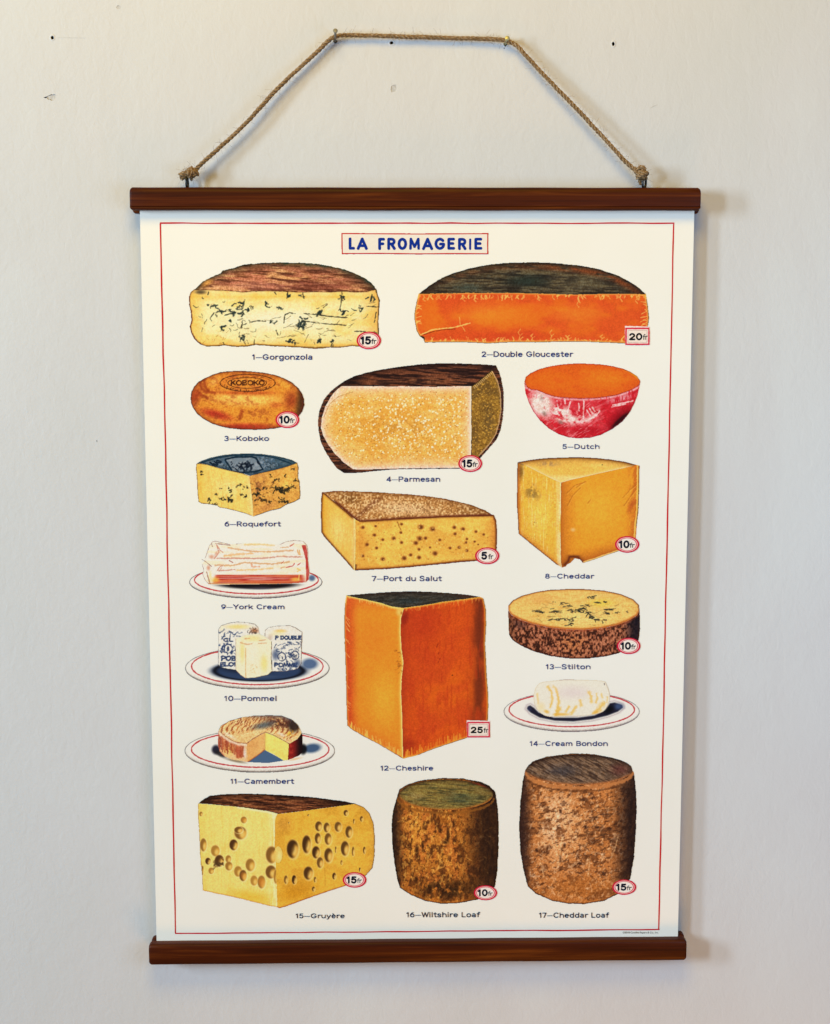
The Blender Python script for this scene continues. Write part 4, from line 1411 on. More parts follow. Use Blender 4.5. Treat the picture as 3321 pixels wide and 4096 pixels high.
# 9 wrapped cream block on a plate
a = plate('york', 878, 565, 722, 180, 885, 540, 672, 152, (70, 62, 70), 20)
a.mix((20, 14, 18), a.blob(900, 588, 470, 56, 0, .35) * ss(575, 590, a.y) * .97)
a.mix((92, 86, 100), a.blob(930, 630, 240, 26, 0, .9) * .6)
a.mix((74, 98, 136), a.blob(1488, 520, 52, 48, 0, .7) * .9)
a.grain(.015)
pic = a.out().build('cheese_picture', paper, 'white wrapped block with red bands on a white plate')
body = [(330, 300), (352, 235), (375, 170), (410, 125), (440, 118), (510, 135), (600, 155), (760, 140), (900, 140), (1050, 150), (1140, 155), (1210, 122), (1300, 110), (1390, 120), (1430, 165), (1440, 210), (1445, 330), (1460, 450),
        (1455, 530), (1422, 566), (1300, 576), (1000, 585), (700, 588), (500, 592), (370, 588), (330, 550), (300, 480), (312, 430), (295, 370), (322, 335), (292, 320)]
a = Art('york', body, 21, 1, layer=6)
a.fill((242, 236, 222))
red = (184, 48, 40)
a.mix((246, 226, 184), ss(.5, .7, a.n(200, 26, 0, 1)) * .6)
y0 = a.y - 482
band = ss(0, 8, a.y - 480) * ss(582, 572, a.y) * ss(425, 470, a.x + (a.y - 480) * .3) * ss(1420, 1340, a.x - (a.y - 480) * .4)
str_ = a.n(300, 7, 0, 3, 2)
a.mix(red, band * (.55 + .45 * ss(.3, .5, str_)))
a.mix((222, 130, 84), band * ss(.52, .66, str_) * .7)
a.mix((238, 184, 80), (a.blob(440, 540, 70, 50, 0, .9) + a.blob(1310, 535, 90, 40, 0, .9)) * .85)
a.mix((190, 110, 40), np.exp(-np.abs(a.y - 580) / 7) * .8)
st = [(1372, 165), (1420, 160), (1438, 230), (1445, 330), (1458, 450), (1452, 535), (1425, 560), (1422, 450), (1420, 330), (1395, 230)]
a.mix((186, 52, 46), inside(st, a.x, a.y).astype(float) * (.6 + .5 * a.n(14, 40, 0, 5)))
tan, pk = (206, 146, 92), (196, 118, 96)
for p, c, wd in (([(580, 190), (700, 212), (850, 232), (1000, 235), (1150, 228), (1280, 220)], tan, 13), ([(460, 305), (640, 305), (850, 308), (1000, 302), (1150, 285), (1380, 292)], pk, 12), ([(440, 380), (620, 385), (760, 350), (900, 360), (1050, 368), (1240, 345)], tan, 14),
                 ([(480, 440), (560, 435), (650, 428)], pk, 10), ([(680, 435), (860, 428), (1060, 415)], (232, 180, 110), 15), ([(760, 160), (920, 155), (1080, 168)], (232, 190, 120), 13), ([(540, 280), (680, 262), (840, 252)], (226, 172, 112), 20),
                 ([(450, 155), (490, 215), (520, 240)], pk, 9), ([(455, 165), (480, 240), (430, 310)], pk, 9), ([(1250, 175), (1290, 148)], red, 8), ([(1150, 190), (1230, 185)], tan, 8), ([(1330, 215), (1340, 260), (1360, 270), (1350, 220)], (206, 130, 40), 9),
                 ([(460, 440), (490, 395), (520, 390)], pk, 7), ([(490, 440), (510, 405)], pk, 7), ([(590, 330), (630, 352)], (150, 60, 50), 6), ([(1210, 405), (1280, 388), (1300, 360)], red, 8), ([(1330, 380), (1365, 355)], red, 8), ([(1160, 360), (1180, 338)], red, 7),
                 ([(830, 360), (840, 400), (920, 395)], (216, 140, 100), 12), ([(1150, 410), (1190, 400)], tan, 12), ([(1330, 420), (1360, 435), (1330, 450)], (232, 170, 80), 10), ([(1350, 490), (1340, 540)], (240, 200, 110), 14)):
    a.line(p, wd, c, .75, .5, 0, .8)
a.mix((214, 150, 122), a.blob(400, 290, 44, 34, 0, .9) * .8 + a.blob(450, 255, 24, 44, 20, .9) * .7 + a.blob(365, 410, 30, 44, 0, .9) * .9)
a.mix((244, 214, 140), a.blob(385, 500, 24, 80, 0, .9) * .7)
a.line([(345, 455), (375, 560), (385, 585)], 9, (150, 80, 40), .7, .4)
for p in ([(330, 300), (352, 235), (375, 170), (410, 125), (440, 118), (510, 135), (600, 155)], [(1140, 155), (1210, 122), (1300, 110), (1390, 120), (1432, 165), (1442, 215)], [(292, 320), (330, 338), (370, 370), (400, 395)], [(300, 480), (330, 550), (368, 586)],
          [(295, 370), (312, 430), (300, 480)], [(670, 150), (740, 136)], [(440, 145), (540, 158), (600, 165)], [(400, 150), (410, 180)]):
    a.line(p, 5.5, (130, 64, 58), .8, .5)
a.grain(.05)
a.out().build('wrapped_block', pic)

# 10 three small wrapped cheeses on a plate
a = plate('pommel', 868, 612, 760, 222, 868, 592, 692, 192, (74, 64, 62), 22)
nv = (44, 62, 96)
a.mix(nv, a.blob(885, 638, 500, 112, 0, .14) * .97)
a.mix((16, 20, 34), a.blob(800, 610, 420, 80, 0, .8) * .8)
a.mix((14, 16, 26), np.exp(-((np.hypot((a.x - 885) / 500, (a.y - 638) / 112) - .93) / .06) ** 2) * .85)
a.mix((74, 98, 136), np.clip(1.5 * a.blob(1420, 565, 120, 80, 0, .9), 0, .9))
a.mix((94, 110, 134), a.blob(900, 700, 300, 26, 0, .9) * .35)
a.grain(.015)
pic = a.out().build('cheese_picture', paper, 'three little wrapped cream cheeses standing on a white plate')


def cyl(poly, seed, layer, texts, tops, lite=(240, 234, 220)):
    a = Art('pommel', poly, seed, 1, layer=layer)
    a.fill(lite)
    for (x, y, rx_, ry_, c, s) in tops: a.mix(c, a.blob(x, y, rx_, ry_, 0, .9) * s)
    for (t, x, b, wd, cap, th) in texts: paint_text(a, t, x, b, wd, cap, th, (40, 58, 98), .95)
    return a


lc = [(455, 580), (458, 300), (460, 200), (490, 160), (570, 135), (660, 122), (760, 130), (840, 145), (875, 180), (888, 250), (740, 262), (640, 300), (642, 632), (560, 620), (480, 600)]
a = cyl(lc, 23, 5, [('POB', 490, 528, 150, 44, 15), ('CL', 512, 328, 100, 30, 11), ('ELOI', 480, 588, 158, 36, 13)],
        [(660, 175, 200, 40, (242, 206, 120), .8), (840, 215, 70, 46, (176, 108, 66), .85), (500, 200, 40, 60, (246, 230, 190), .6)])
a.squig(22, (470, 222, 690, 285), 30, 10, (52, 70, 108), .85, 2, .4)
a.squig(14, (770, 190, 880, 240), 24, 9, (96, 74, 60), .8, 3)
a.squig(30, (462, 345, 640, 455), 40, 11, (48, 66, 106), .9, 4)
a.mix((240, 234, 220), a.blob(562, 405, 48, 50, 0, .4))
a.line(ell(562, 405, 42, 46, n=30), 10, (44, 62, 102), .9, .5)
a.line([(560, 385), (560, 425)], 18, (40, 58, 98), .9, .4)
a.line(lc[2:9], 6, (84, 66, 58), .85, .5); a.line([(460, 200), (458, 300), (455, 580)], 6, (70, 70, 100), .8, .5)
a.line([(455, 575), (480, 600), (560, 620), (642, 630)], 8, (30, 34, 50), .8, .4)
a.grain(.06)
a.out().build('wrapped_cheese', pic)
rc = [(945, 270), (950, 210), (985, 180), (1080, 165), (1210, 160), (1270, 185), (1338, 230), (1332, 400), (1335, 560), (1290, 620), (1160, 645), (1040, 645), (1025, 640), (1020, 330), (960, 285)]
a = cyl(rc, 24, 6, [('P DOUBLE', 1058, 306, 270, 34, 12), ('POMME', 1048, 594, 240, 36, 14)],
        [(1110, 220, 100, 28, (236, 184, 96), .85), (1080, 250, 130, 50, (246, 226, 170), .6)])
a.mix((62, 80, 118), a.blob(1060, 470, 60, 90, 0, .9) * .75 + a.blob(1290, 560, 60, 70, 0, .9) * .7)
a.mix((210, 184, 160), a.blob(1000, 290, 40, 60, 30, .9) * .7)
a.squig(26, (1050, 325, 1330, 375), 34, 7, (60, 76, 110), .8, 2, .6)
a.squig(20, (1050, 395, 1320, 430), 30, 7, (60, 76, 110), .8, 3, .6)
a.squig(20, (1050, 600, 1290, 632), 30, 8, (52, 70, 108), .85, 4, .6)
for (x, y) in ((1125, 490), (1265, 475)):
    a.mix((238, 230, 214), a.blob(x, y, 46, 52, 0, .5))
    a.line(ell(x, y, 40, 44, n=30), 9, (48, 66, 104), .9, .5)
    a.squig(8, (x - 20, y - 22, x + 20, y + 22), 28, 8, (70, 80, 104), .8, int(x))
a.squig(16, (1170, 440, 1230, 540), 34, 10, (48, 66, 104), .85, 5)
a.line(rc[0:7], 6, (96, 66, 60), .8, .5); a.line([(1338, 230), (1332, 400), (1335, 560), (1290, 620), (1160, 645), (1040, 645)], 7, (80, 60, 70), .8, .5)
a.grain(.06)
a.out().build('wrapped_cheese', pic)
fb = [(640, 300), (740, 262), (880, 247), (960, 285), (1020, 330), (1015, 500), (1025, 640), (980, 680), (850, 710), (745, 716), (690, 680), (640, 625)]
a = Art('pommel', fb, 25, 1, layer=7)
a.fill((244, 234, 200))
a.mix((240, 212, 132), a.blob(820, 300, 130, 50, 0, .9) * .7 + a.blob(710, 440, 40, 180, 0, .9) * .75 + a.blob(940, 560, 60, 140, 0, .9) * .85)
a.mix((246, 238, 214), a.blob(820, 450, 80, 200, 0, .9) * .6)
a.line([(745, 400), (745, 712)], 7, (206, 150, 84), .7, .5)
for p in ([(690, 340), (760, 360), (810, 352)], [(880, 350), (960, 345)], [(740, 300), (790, 296)], [(890, 320), (950, 312)]): a.line(p, 9, (206, 150, 104), .7, .5)
a.squig(8, (780, 560, 850, 660), 30, 6, (210, 170, 100), .6, 2)
a.line([(640, 300), (640, 625), (690, 680), (745, 715)], 6, (170, 124, 96), .7, .5)
a.line([(1020, 330), (1015, 500), (1025, 640), (980, 680), (850, 710), (745, 716)], 7, (96, 74, 50), .8, .5)
a.grain(.05)
a.out().build('cheese_block', pic)

# 11 round cheese with a wedge cut out, on a plate
a = plate('camembert', 868, 468, 768, 222, 872, 452, 702, 183, (76, 66, 62), 26)
a.mix((36, 34, 52), a.blob(420, 455, 60, 66, 0, .6) * .95)
a.mix((62, 88, 122), np.clip(1.6 * a.blob(1400, 440, 130, 66, -8, .9), 0, .95))
a.mix((16, 16, 20), a.blob(1310, 450, 52, 74, 0, .6) * .95)
a.mix((120, 96, 62), a.blob(620, 568, 160, 24, 12, .8) * .7)
a.mix((40, 34, 34), a.blob(470, 500, 90, 40, 25, .7) * .85)
a.mix((226, 180, 120), a.blob(1230, 550, 110, 18, -12, .9) * .7)
notch = [(740, 582), (920, 458), (1120, 566), (950, 592)]
a.mix((70, 98, 132), inside(notch, a.x, a.y).astype(float) * .95)
a.grain(.015)
pic = a.out().build('cheese_picture', paper, 'mottled round cheese with a wedge cut out on a white plate')
ls = [(445, 260), (470, 282), (510, 317), (570, 357), (650, 387), (737, 392), (740, 580), (680, 570), (580, 555), (500, 520), (455, 470), (440, 400)]
a = Art('camembert', ls, 27, 1.5, layer=5)
a.fill((232, 186, 132))
a.mix((244, 206, 108), a.blob(560, 450, 90, 90, 0, .9) * .85)
rnd = random.Random(3)
for i in range(26):
    t = i / 25.0
    x = 452 + t * 250; y = 285 + t * 105
    a.line([(x, y + rnd.uniform(10, 50)), (x + rnd.uniform(-4, 6), y + rnd.uniform(70, 150)), (x + 4, y + rnd.uniform(120, 180))], rnd.uniform(6, 15), rnd.choice([(166, 66, 40), (188, 92, 54), (146, 58, 44)]), rnd.uniform(.5, .95), .4, i)
a.mix((170, 62, 46), a.blob(650, 480, 50, 80, 0, .9) * .6)
a.mix((240, 222, 208), a.blob(714, 490, 22, 90, 0, .9) * .9)
a.mix((246, 224, 200), np.exp(-((a.dl(ls[:6]) - 14) / 11) ** 2) * .8)
a.mix((150, 50, 46), np.exp(-(a.dl([(440, 260), (442, 400), (455, 470), (500, 520)]) / 8) ** 2) * .7)
a.grain(.12)
a.out().build('rind', pic)
rs_ = [(1162, 395), (1250, 345), (1290, 285), (1302, 300), (1303, 480), (1270, 512), (1200, 545), (1153, 560)]
a = Art('camembert', rs_, 28, 1.5, layer=5)
a.fill((140, 34, 30))
a.mix((26, 14, 16), ss(1195, 1290, a.x) * .95)
a.mix((186, 60, 44), ss(.5, .7, a.n(20, 30, 0, 1)) * ss(1240, 1180, a.x) * .7)
a.grain(.2)
a.out().build('rind', pic)
nl = [(737, 392), (790, 350), (870, 305), (922, 278), (920, 458), (840, 520), (750, 580), (740, 580)]
a = Art('camembert', nl, 29, 1, layer=6)
a.fill((222, 166, 98)); a.mix((232, 184, 114), ss(760, 900, a.x) * .6); a.mix((206, 146, 86), ss(.5, .7, a.n(20, 30, 0, 1)) * .5)
a.mix((150, 60, 30), np.exp(-(a.dl([(750, 582), (840, 522), (920, 460)]) / 9) ** 2) * .85); a.grain(.09)
a.out().build('cut_side', pic)
nr = [(922, 278), (1010, 310), (1100, 358), (1162, 395), (1155, 560), (1112, 566), (1020, 507), (920, 458)]
a = Art('camembert', nr, 30, 1, layer=6)
a.fill((244, 216, 116)); a.mix((236, 196, 92), ss(.5, .7, a.n(60, 40, 0, 1)) * .4); a.mix((222, 176, 90), np.exp(-(a.dl([(922, 280), (920, 458)]) / 10) ** 2) * .6); a.grain(.06)
a.out().build('cut_side', pic)
tp = [(448, 255), (470, 210), (560, 160), (680, 125), (800, 108), (950, 102), (1090, 108), (1190, 145), (1250, 195), (1280, 250), (1292, 288), (1250, 345), (1165, 396), (1100, 357), (1010, 310), (925, 277), (870, 305), (790, 350), (737, 393),
      (650, 387), (570, 357), (510, 317), (470, 282)]
a = Art('camembert', tp, 31, 1.5, layer=7)
a.fill((226, 184, 122))
a.mix((240, 208, 148), ss(.46, .62, a.n(70, 26, -12, 1)) * .7)
rnd = random.Random(8)
for k in range(7):                                               # rows of short brown ridge strokes following the rim
    sc_ = .94 - .125 * k
    for i in range(int(46 * sc_)):
        t = R(160 + 250 * i / (46 * sc_) + rnd.uniform(-3, 3))
        x, y = 870 + 415 * sc_ * math.cos(t), 248 + 142 * sc_ * math.sin(t)
        a.line([(x - 7, y + 9), (x + 6, y - 9)], rnd.uniform(6, 13), rnd.choice([(170, 86, 46), (150, 66, 38), (196, 120, 60)]), rnd.uniform(.5, 1), .3, i)
a.mix((88, 46, 36), a.blob(1080, 180, 250, 90, 10, .95) * ss(.30, .5, a.n(30, 16, 20, 3)) * .95)
a.mix((92, 104, 108), a.blob(910, 205, 190, 56, -12, .95) * .85)
a.mix((52, 38, 34), np.clip(1.3 * a.blob(1220, 200, 100, 120, 20, .95), 0, .9))
a.mix((74, 66, 84), np.exp(-a.dl(tp[1:8]) / 18) * ss(620, 900, a.x) * .9)
a.mix((246, 230, 206), a.blob(560, 312, 120, 30, 28, .9) * .6 + a.blob(1090, 300, 70, 24, 24, .9) * .8)
a.mix((236, 180, 60), a.blob(1180, 290, 70, 50, -30, .9) * ss(.45, .6, a.n(18, 18, 0, 7)) * .8)
a.grain(.2)
a.line(tp[0:4], 6, (70, 60, 64), .8, .4)
a.line(list(reversed(tp[18:])) , 10, (140, 40, 40), .85, .4)
a.line(tp[12:19], 9, (130, 36, 34), .85, .4)
a.out().build('top_rind', pic)

# 12 tall orange block
topl = [(165, 150), (300, 140), (450, 128), (600, 118), (800, 113), (950, 117), (1150, 130), (1320, 145), (1442, 165), (1300, 185), (1100, 210), (900, 245), (715, 270), (600, 258), (500, 225), (350, 190), (220, 165)]
edge_l = [(712, 285), (686, 370), (682, 500), (690, 660), (710, 800), (692, 940), (686, 1100), (695, 1300), (700, 1500), (705, 1726)]
left = [(165, 150), (220, 165), (350, 190), (500, 225), (600, 258), (715, 270)] + edge_l + [(620, 1675), (480, 1590), (330, 1510), (210, 1440), (165, 1400), (158, 1200), (155, 900), (145, 600), (143, 400), (150, 230)]
rgt = [(715, 270), (900, 245), (1100, 210), (1300, 185), (1442, 165), (1477, 180), (1500, 280), (1504, 420), (1496, 620), (1510, 900), (1526, 1080), (1530, 1200), (1521, 1450), (1330, 1520), (1150, 1580), (1000, 1630), (850, 1690)] + list(reversed(edge_l))
a = Art('cheshire', rgt, 32, 1.5, layer=3)
a.fill((210, 82, 28))
a.mix((224, 106, 28), a.blob(1150, 1100, 420, 500, 20, .95) * .75)
a.mix((184, 52, 28), a.blob(900, 420, 300, 330, 0, .95) * .6)
a.mix((196, 66, 30), ss(.45, .7, a.n(220, 260, 30, 1)) * .55)
a.mix((110, 44, 24), np.exp(-((a.x - 1440) / 75) ** 2) * (.35 + .5 * ss(.35, .65, a.n(90, 260, 0, 2))))
a.mix((142, 32, 22), a.blob(720, 370, 60, 110, 20, .95) * .75 + a.blob(760, 1600, 140, 120, -20, .95) * .5)
a.mix((150, 44, 26), np.exp(-np.abs(a.x - 705) / 40) * .4)
a.mix((188, 58, 26), ss(.56, .72, a.n(18, 130, 0, 3)) * .4)
a.grain(.11); a.grain(.07, a.px * 2.4, 52)
for (x, y) in ((1030, 640), (1048, 705), (1045, 790), (1060, 760), (1040, 620)): a.mix((150, 40, 20), a.blob(x, y, 9, 20, 20, .9) * .8)
a.dots(1, (1180, 913, 1184, 917), 6, 7, (40, 20, 10), 1, 9)
rnd = random.Random(9)
for i in range(90):
    t = rnd.random(); x = 720 + t * 790; y = 1715 - t * 265
    a.line([(x, y - 4), (x + rnd.uniform(-4, 8), y - rnd.uniform(20, 80))], rnd.uniform(4, 8), (240, 160, 56), rnd.uniform(.3, .7), .4, i)
for i in range(50):
    t = rnd.random(); x = 730 + t * 720; y = 268 - t * 98
    a.line([(x, y + 4), (x + rnd.uniform(-6, 6), y + rnd.uniform(10, 50))], rnd.uniform(3, 6), (240, 160, 70), rnd.uniform(.3, .7), .4, i)
a.mix((246, 186, 74), np.exp(-(a.dl(rgt[:17] + [(705, 1726)]) / 13) ** 2) * .9)
a.mix((70, 36, 18), np.exp(-(a.dl(rgt[5:17]) / 4.5) ** 2) * .75)
pic = a.out().build('cheese_picture', paper, 'tall orange red block with dark top')
a = Art('cheshire', left, 33, 1.5, layer=4)
a.fill((230, 140, 44))
a.mix((238, 166, 56), a.blob(520, 1150, 220, 420, 0, .95) * .75)
a.mix((224, 120, 40), a.blob(420, 560, 260, 300, 0, .95) * .35)
a.mix((202, 64, 36), ss(300, 160, a.x) * .85 * (.6 + .6 * a.n(60, 200, 0, 1)))
a.mix((206, 84, 34), np.exp(-a.dl([(165, 1400), (210, 1440), (330, 1510), (480, 1590), (620, 1675)]) / 60) * .65)
a.mix((212, 90, 40), ss(330, 180, a.y) * .5)
a.grain(.10); a.grain(.06, a.px * 2.4, 52)
for i in range(70):
    t = rnd.random(); x = 175 + t * 510; y = 1412 + t * 290
    a.line([(x, y - 4), (x + rnd.uniform(-10, 10), y - rnd.uniform(20, 70))], rnd.uniform(4, 8), (247, 190, 90), rnd.uniform(.3, .75), .4, i)
for i in range(40):
    t = rnd.random(); x = 180 + t * 480; y = 165 + t * 90
    a.line([(x, y), (x + rnd.uniform(-6, 6), y + rnd.uniform(10, 40))], rnd.uniform(3, 6), (248, 196, 104), rnd.uniform(.3, .7), .4, i)
for i in range(16):
    y = rnd.uniform(300, 1380); a.line([(160, y), (185 + rnd.uniform(0, 14), y + rnd.uniform(20, 60))], 4, (246, 196, 110), .6, .4, i)
a.mix((248, 206, 110), np.exp(-(a.dl([(150, 230), (165, 152), (220, 167), (350, 192), (500, 227), (600, 262), (690, 278)]) / 12) ** 2) * .95)
a.mix((248, 198, 96), np.exp(-(a.dl(edge_l) / 20) ** 2) * .9)
a.mix((248, 214, 140), np.exp(-(a.dl(edge_l) / 7) ** 2) * .9)
a.mix((246, 200, 110), a.blob(670, 310, 50, 60, 0, .9) * .8)
a.mix((160, 90, 30), a.blob(690, 320, 14, 24, 0, .8) * .7)
a.squig(22, (640, 660, 705, 900), 24, 7, (150, 88, 30), .6, 6)
a.mix((244, 180, 70), np.exp(-(a.dl([(620, 1675), (480, 1590), (330, 1510), (210, 1440), (165, 1400), (158, 1200), (155, 900), (145, 600), (143, 400), (150, 230)]) / 12) ** 2) * .85)
a.mix((84, 44, 20), np.exp(-(a.dl([(705, 1726), (620, 1675), (480, 1590), (330, 1510), (210, 1440), (165, 1400), (158, 1200), (155, 900), (145, 600), (143, 400), (150, 230)]) / 4.5) ** 2) * .75)
a.out().build('cut_side', pic)
a = Art('cheshire', topl, 34, 1.5, layer=5)
a.fill((62, 56, 46))
rind_streaks(a, [(.5, (92, 88, 76), .65), (.58, (36, 34, 30), .6)], 70, 9, -3)
a.mix((52, 64, 66), a.blob(760, 205, 220, 46, 0, .95) * .6)
a.mix((40, 20, 16), np.exp(-a.dl(topl[:9]) / 16) * .9)
a.mix((90, 40, 24), ss(1150, 1420, a.x) * .5)
a.grain(.3); a.grain(.15, a.px * 2, 52)
a.out().build('rind', pic)
price_tag('cheshire', 1434, 1435, 113, 84, '25', pic, rect=True)

# 13 low round cheese with crusty side
topl = [(150, 275), (200, 220), (300, 170), (450, 130), (600, 108), (800, 98), (1000, 100), (1200, 118), (1370, 155), (1500, 210), (1560, 270), (1568, 330), (1540, 385), (1450, 440), (1320, 490), (1150, 525), (950, 542), (750, 535), (560, 512),
        (400, 475), (270, 430), (180, 380), (148, 330)]
sd = [(146, 300), (148, 330), (180, 380), (270, 430), (400, 475), (560, 512), (750, 535), (950, 542), (1150, 525), (1320, 490), (1450, 440), (1540, 385), (1568, 330), (1574, 540), (1562, 650), (1500, 720), (1340, 795), (1200, 830), (1000, 853), (800, 853),
      (600, 825), (420, 775), (280, 710), (190, 650), (152, 590)]
a = Art('stilton', sd, 35, 2.5, layer=3)
a.fill((138, 78, 54))
n1 = a.n(17, 24, 0, 1, 2)
a.mix((186, 118, 84), ss(.52, .64, n1) * .9)
a.mix((56, 28, 18), ss(.48, .36, n1) * .9)
a.mix((196, 122, 70), a.blob(850, 680, 260, 180, 0, .95) * ss(.45, .6, n1) * .7)
a.mix((44, 28, 34), a.blob(270, 480, 130, 80, 20, .95) * .45)
a.mix((24, 20, 30), ss(1360, 1530, a.x) * .85)
a.mix((74, 40, 24), ss(260, 150, a.x) * .45)
a.mix((62, 24, 14), np.exp(-(a.dl(sd[13:]) / 14) ** 2) * .85)
a.mix((150, 66, 36), np.exp(-((a.dl(sd[:13]) - 6) / 12) ** 2) * .6)
a.grain(.25)
pic = a.out().build('cheese_picture', paper, 'low round cheese with crusty brown side and yellow veined top')
a = Art('stilton', topl, 36, 1.5, layer=4)
a.fill((230, 186, 104))
a.mix((240, 208, 130), a.blob(900, 420, 480, 120, 0, .95) * .7)
a.mix((222, 160, 88), a.blob(500, 210, 300, 90, 0, .95) * .6)
a.mix((214, 160, 76), ss(.55, .72, a.n(110, 8, 0, 1)) * .5)
a.mix((236, 196, 70), a.blob(1150, 250, 220, 70, 0, .95) * .6)
a.grain(.13); a.grain(.07, a.px * 2, 52)
bl = (46, 50, 44)
for (x, y, n_, r) in ((450, 340, 12, 60), (640, 345, 12, 70), (850, 335, 12, 60), (920, 320, 8, 60), (1000, 355, 9, 60), (1220, 320, 9, 60), (1210, 355, 7, 40), (740, 248, 5, 40), (640, 240, 3, 16), (1040, 190, 7, 46), (800, 430, 8, 60), (690, 425, 7, 50), (1030, 400, 7, 40),
                      (1090, 430, 6, 50), (800, 480, 6, 50), (1080, 240, 5, 40), (1200, 235, 4, 30), (960, 280, 5, 50), (760, 285, 5, 60), (600, 430, 4, 40), (1190, 430, 5, 40), (1330, 350, 3, 30), (1430, 340, 2, 24)):
    a.squig(n_, (x - r, y - r * .3, x + r, y + r * .3), r * .8, 8, bl, .95, int(x + y), .92, 3, True)
a.squig(46, (420, 230, 1330, 490), 70, 4, (140, 110, 60), .6, 9, .9)
a.mix((178, 96, 40), np.exp(-(a.d / 16) ** 2) * .75)
a.mix((196, 110, 52), np.exp(-((a.d - 10) / 10) ** 2) * ss(300, 420, a.y) * .8)
a.mix((70, 38, 20), np.exp(-(a.dl(topl[:12] ) / 6) ** 2) * .8)
a.out().build('top_face', pic)
price_tag('stilton', 1452, 715, 129, 89, '10', pic)

# 14 white cream roll on a plate
a = plate('bondon', 833, 452, 738, 220, 834, 430, 680, 184, (96, 84, 90), 37)
sh = [(335, 420), (350, 385), (385, 372), (430, 400), (480, 450), (640, 505), (900, 505), (1080, 480), (1200, 420), (1240, 350), (1300, 340), (1390, 370), (1400, 410), (1340, 460), (1220, 505), (1050, 545), (850, 568), (650, 560), (480, 525), (380, 470)]
ins = inside(sh, a.x, a.y).astype(float)
ds = seg_dist(a.x, a.y, sh + [sh[0]])
a.mix((30, 28, 48), ins * ss(0, 22, ds) * .97)
a.mix((70, 90, 130), a.blob(1340, 395, 90, 56, 0, .9) * .85)
a.mix((60, 66, 100), a.blob(375, 420, 40, 46, 0, .9) * .6)
a.mix((8, 8, 14), a.blob(1240, 430, 100, 60, -35, .9) * .85)
a.mix((150, 120, 130), np.exp(-(ds / 16) ** 2) * (1 - ins) * .4)
a.grain(.015)
pic = a.out().build('cheese_picture', paper, 'plump white roll with yellow folds on a white plate')
body = [(430, 235), (450, 180), (500, 135), (620, 118), (760, 103), (880, 105), (1050, 110), (1180, 120), (1210, 160), (1228, 205), (1245, 270), (1240, 340), (1195, 430), (1120, 470), (980, 495), (800, 502), (640, 507), (540, 492), (470, 440), (430, 370), (420, 290)]
a = Art('bondon', catmull(body, 4, True), 38, .8, layer=6)
a.fill((240, 234, 216))
a.mix((232, 217, 210), a.blob(840, 240, 320, 120, 0, .95) * (.6 + .4 * a.n(24, 24, 0, 1)))
yl = (230, 178, 84)
for p, wd, s in (([(575, 180), (615, 240), (622, 320), (600, 400)], 22, .8), ([(640, 185), (680, 260), (690, 350), (670, 450)], 26, .8), ([(1020, 240), (1045, 290), (1045, 345)], 26, .75), ([(1100, 255), (1110, 310), (1095, 350)], 18, .7), ([(1155, 260), (1165, 300)], 16, .6),
                 ([(930, 330), (935, 380)], 28, .7), ([(880, 400), (830, 465)], 26, .75), ([(805, 395), (775, 450)], 24, .75), ([(700, 420), (660, 490)], 34, .85), ([(1180, 360), (1130, 420), (1070, 465)], 38, .8), ([(460, 260), (470, 360)], 18, .5), ([(1220, 290), (1215, 350)], 14, .6)):
    a.line(p, wd, yl, s, .4, 0, .95)
a.mix((226, 164, 60), a.blob(720, 480, 150, 26, 0, .9) * .75 + a.blob(560, 450, 50, 30, 20, .9) * .8 + a.blob(1110, 455, 70, 22, -20, .9) * .6)
a.mix((240, 208, 140), a.blob(500, 400, 70, 80, 0, .9) * .5)
a.mix((246, 240, 226), np.exp(-(a.dl([(640, 200), (655, 300), (645, 400), (610, 480)]) / 14) ** 2) * .8)
a.mix((214, 190, 150), np.exp(-(a.d / 6) ** 2) * .6)
a.line([(700, 112), (760, 104), (880, 106)], 5, (170, 130, 120), .7, .5); a.line([(1185, 145), (1188, 160)], 7, (90, 70, 70), .9)
a.grain(.03)
a.out().build('cream_roll', pic)

# 15 big holed wedge
topl = [(120, 155), (165, 120), (215, 92), (350, 78), (520, 74), (700, 78), (900, 90), (1100, 105), (1250, 125), (1350, 138), (1442, 158), (1300, 178), (1100, 205), (950, 225), (795, 243), (700, 220), (500, 190), (300, 170)]
left = [(115, 158), (300, 170), (500, 190), (700, 220), (782, 242), (765, 300), (760, 500), (775, 800), (782, 1036), (700, 1020), (560, 985), (400, 945), (250, 915), (150, 892), (145, 760), (130, 600), (125, 420), (115, 250)]
rgt = [(782, 242), (795, 243), (950, 225), (1100, 205), (1300, 178), (1442, 158), (1510, 185), (1560, 235), (1595, 320), (1606, 430), (1605, 600), (1590, 700), (1530, 770), (1400, 840), (1200, 905), (1000, 975), (850, 1030), (800, 1043), (782, 1036), (775, 800), (760, 500), (765, 300)]


def holes(a, lst, lt, dk):
    for h in lst:
        x, y, rx_, ry_ = h[:4]
        k = h[4] if len(h) > 4 else .6
        a.mix(lt, a.blob(x + rx_ * .12, y + ry_ * .1, rx_ * 1.16, ry_ * 1.13, 0, .25) * .85)
        a.mix((214, 160, 68), a.blob(x, y, rx_, ry_, 0, .22))
        a.mix((236, 198, 112), a.blob(x + rx_ * .3, y + ry_ * .25, rx_ * .75, ry_ * .75, 0, .9) * .8)
        sh_ = a.blob(x, y, rx_, ry_, 0, .2) * (1 - a.blob(x + rx_ * .55, y + ry_ * .28, rx_ * 1.0, ry_ * 1.02, 0, .6))
        a.mix(dk, sh_ * k)
        if k > .8: a.mix(dk, a.blob(x - rx_ * .2, y - ry_ * .1, rx_ * .75, ry_ * .8, 0, .6) * (k - .6) * 1.6)


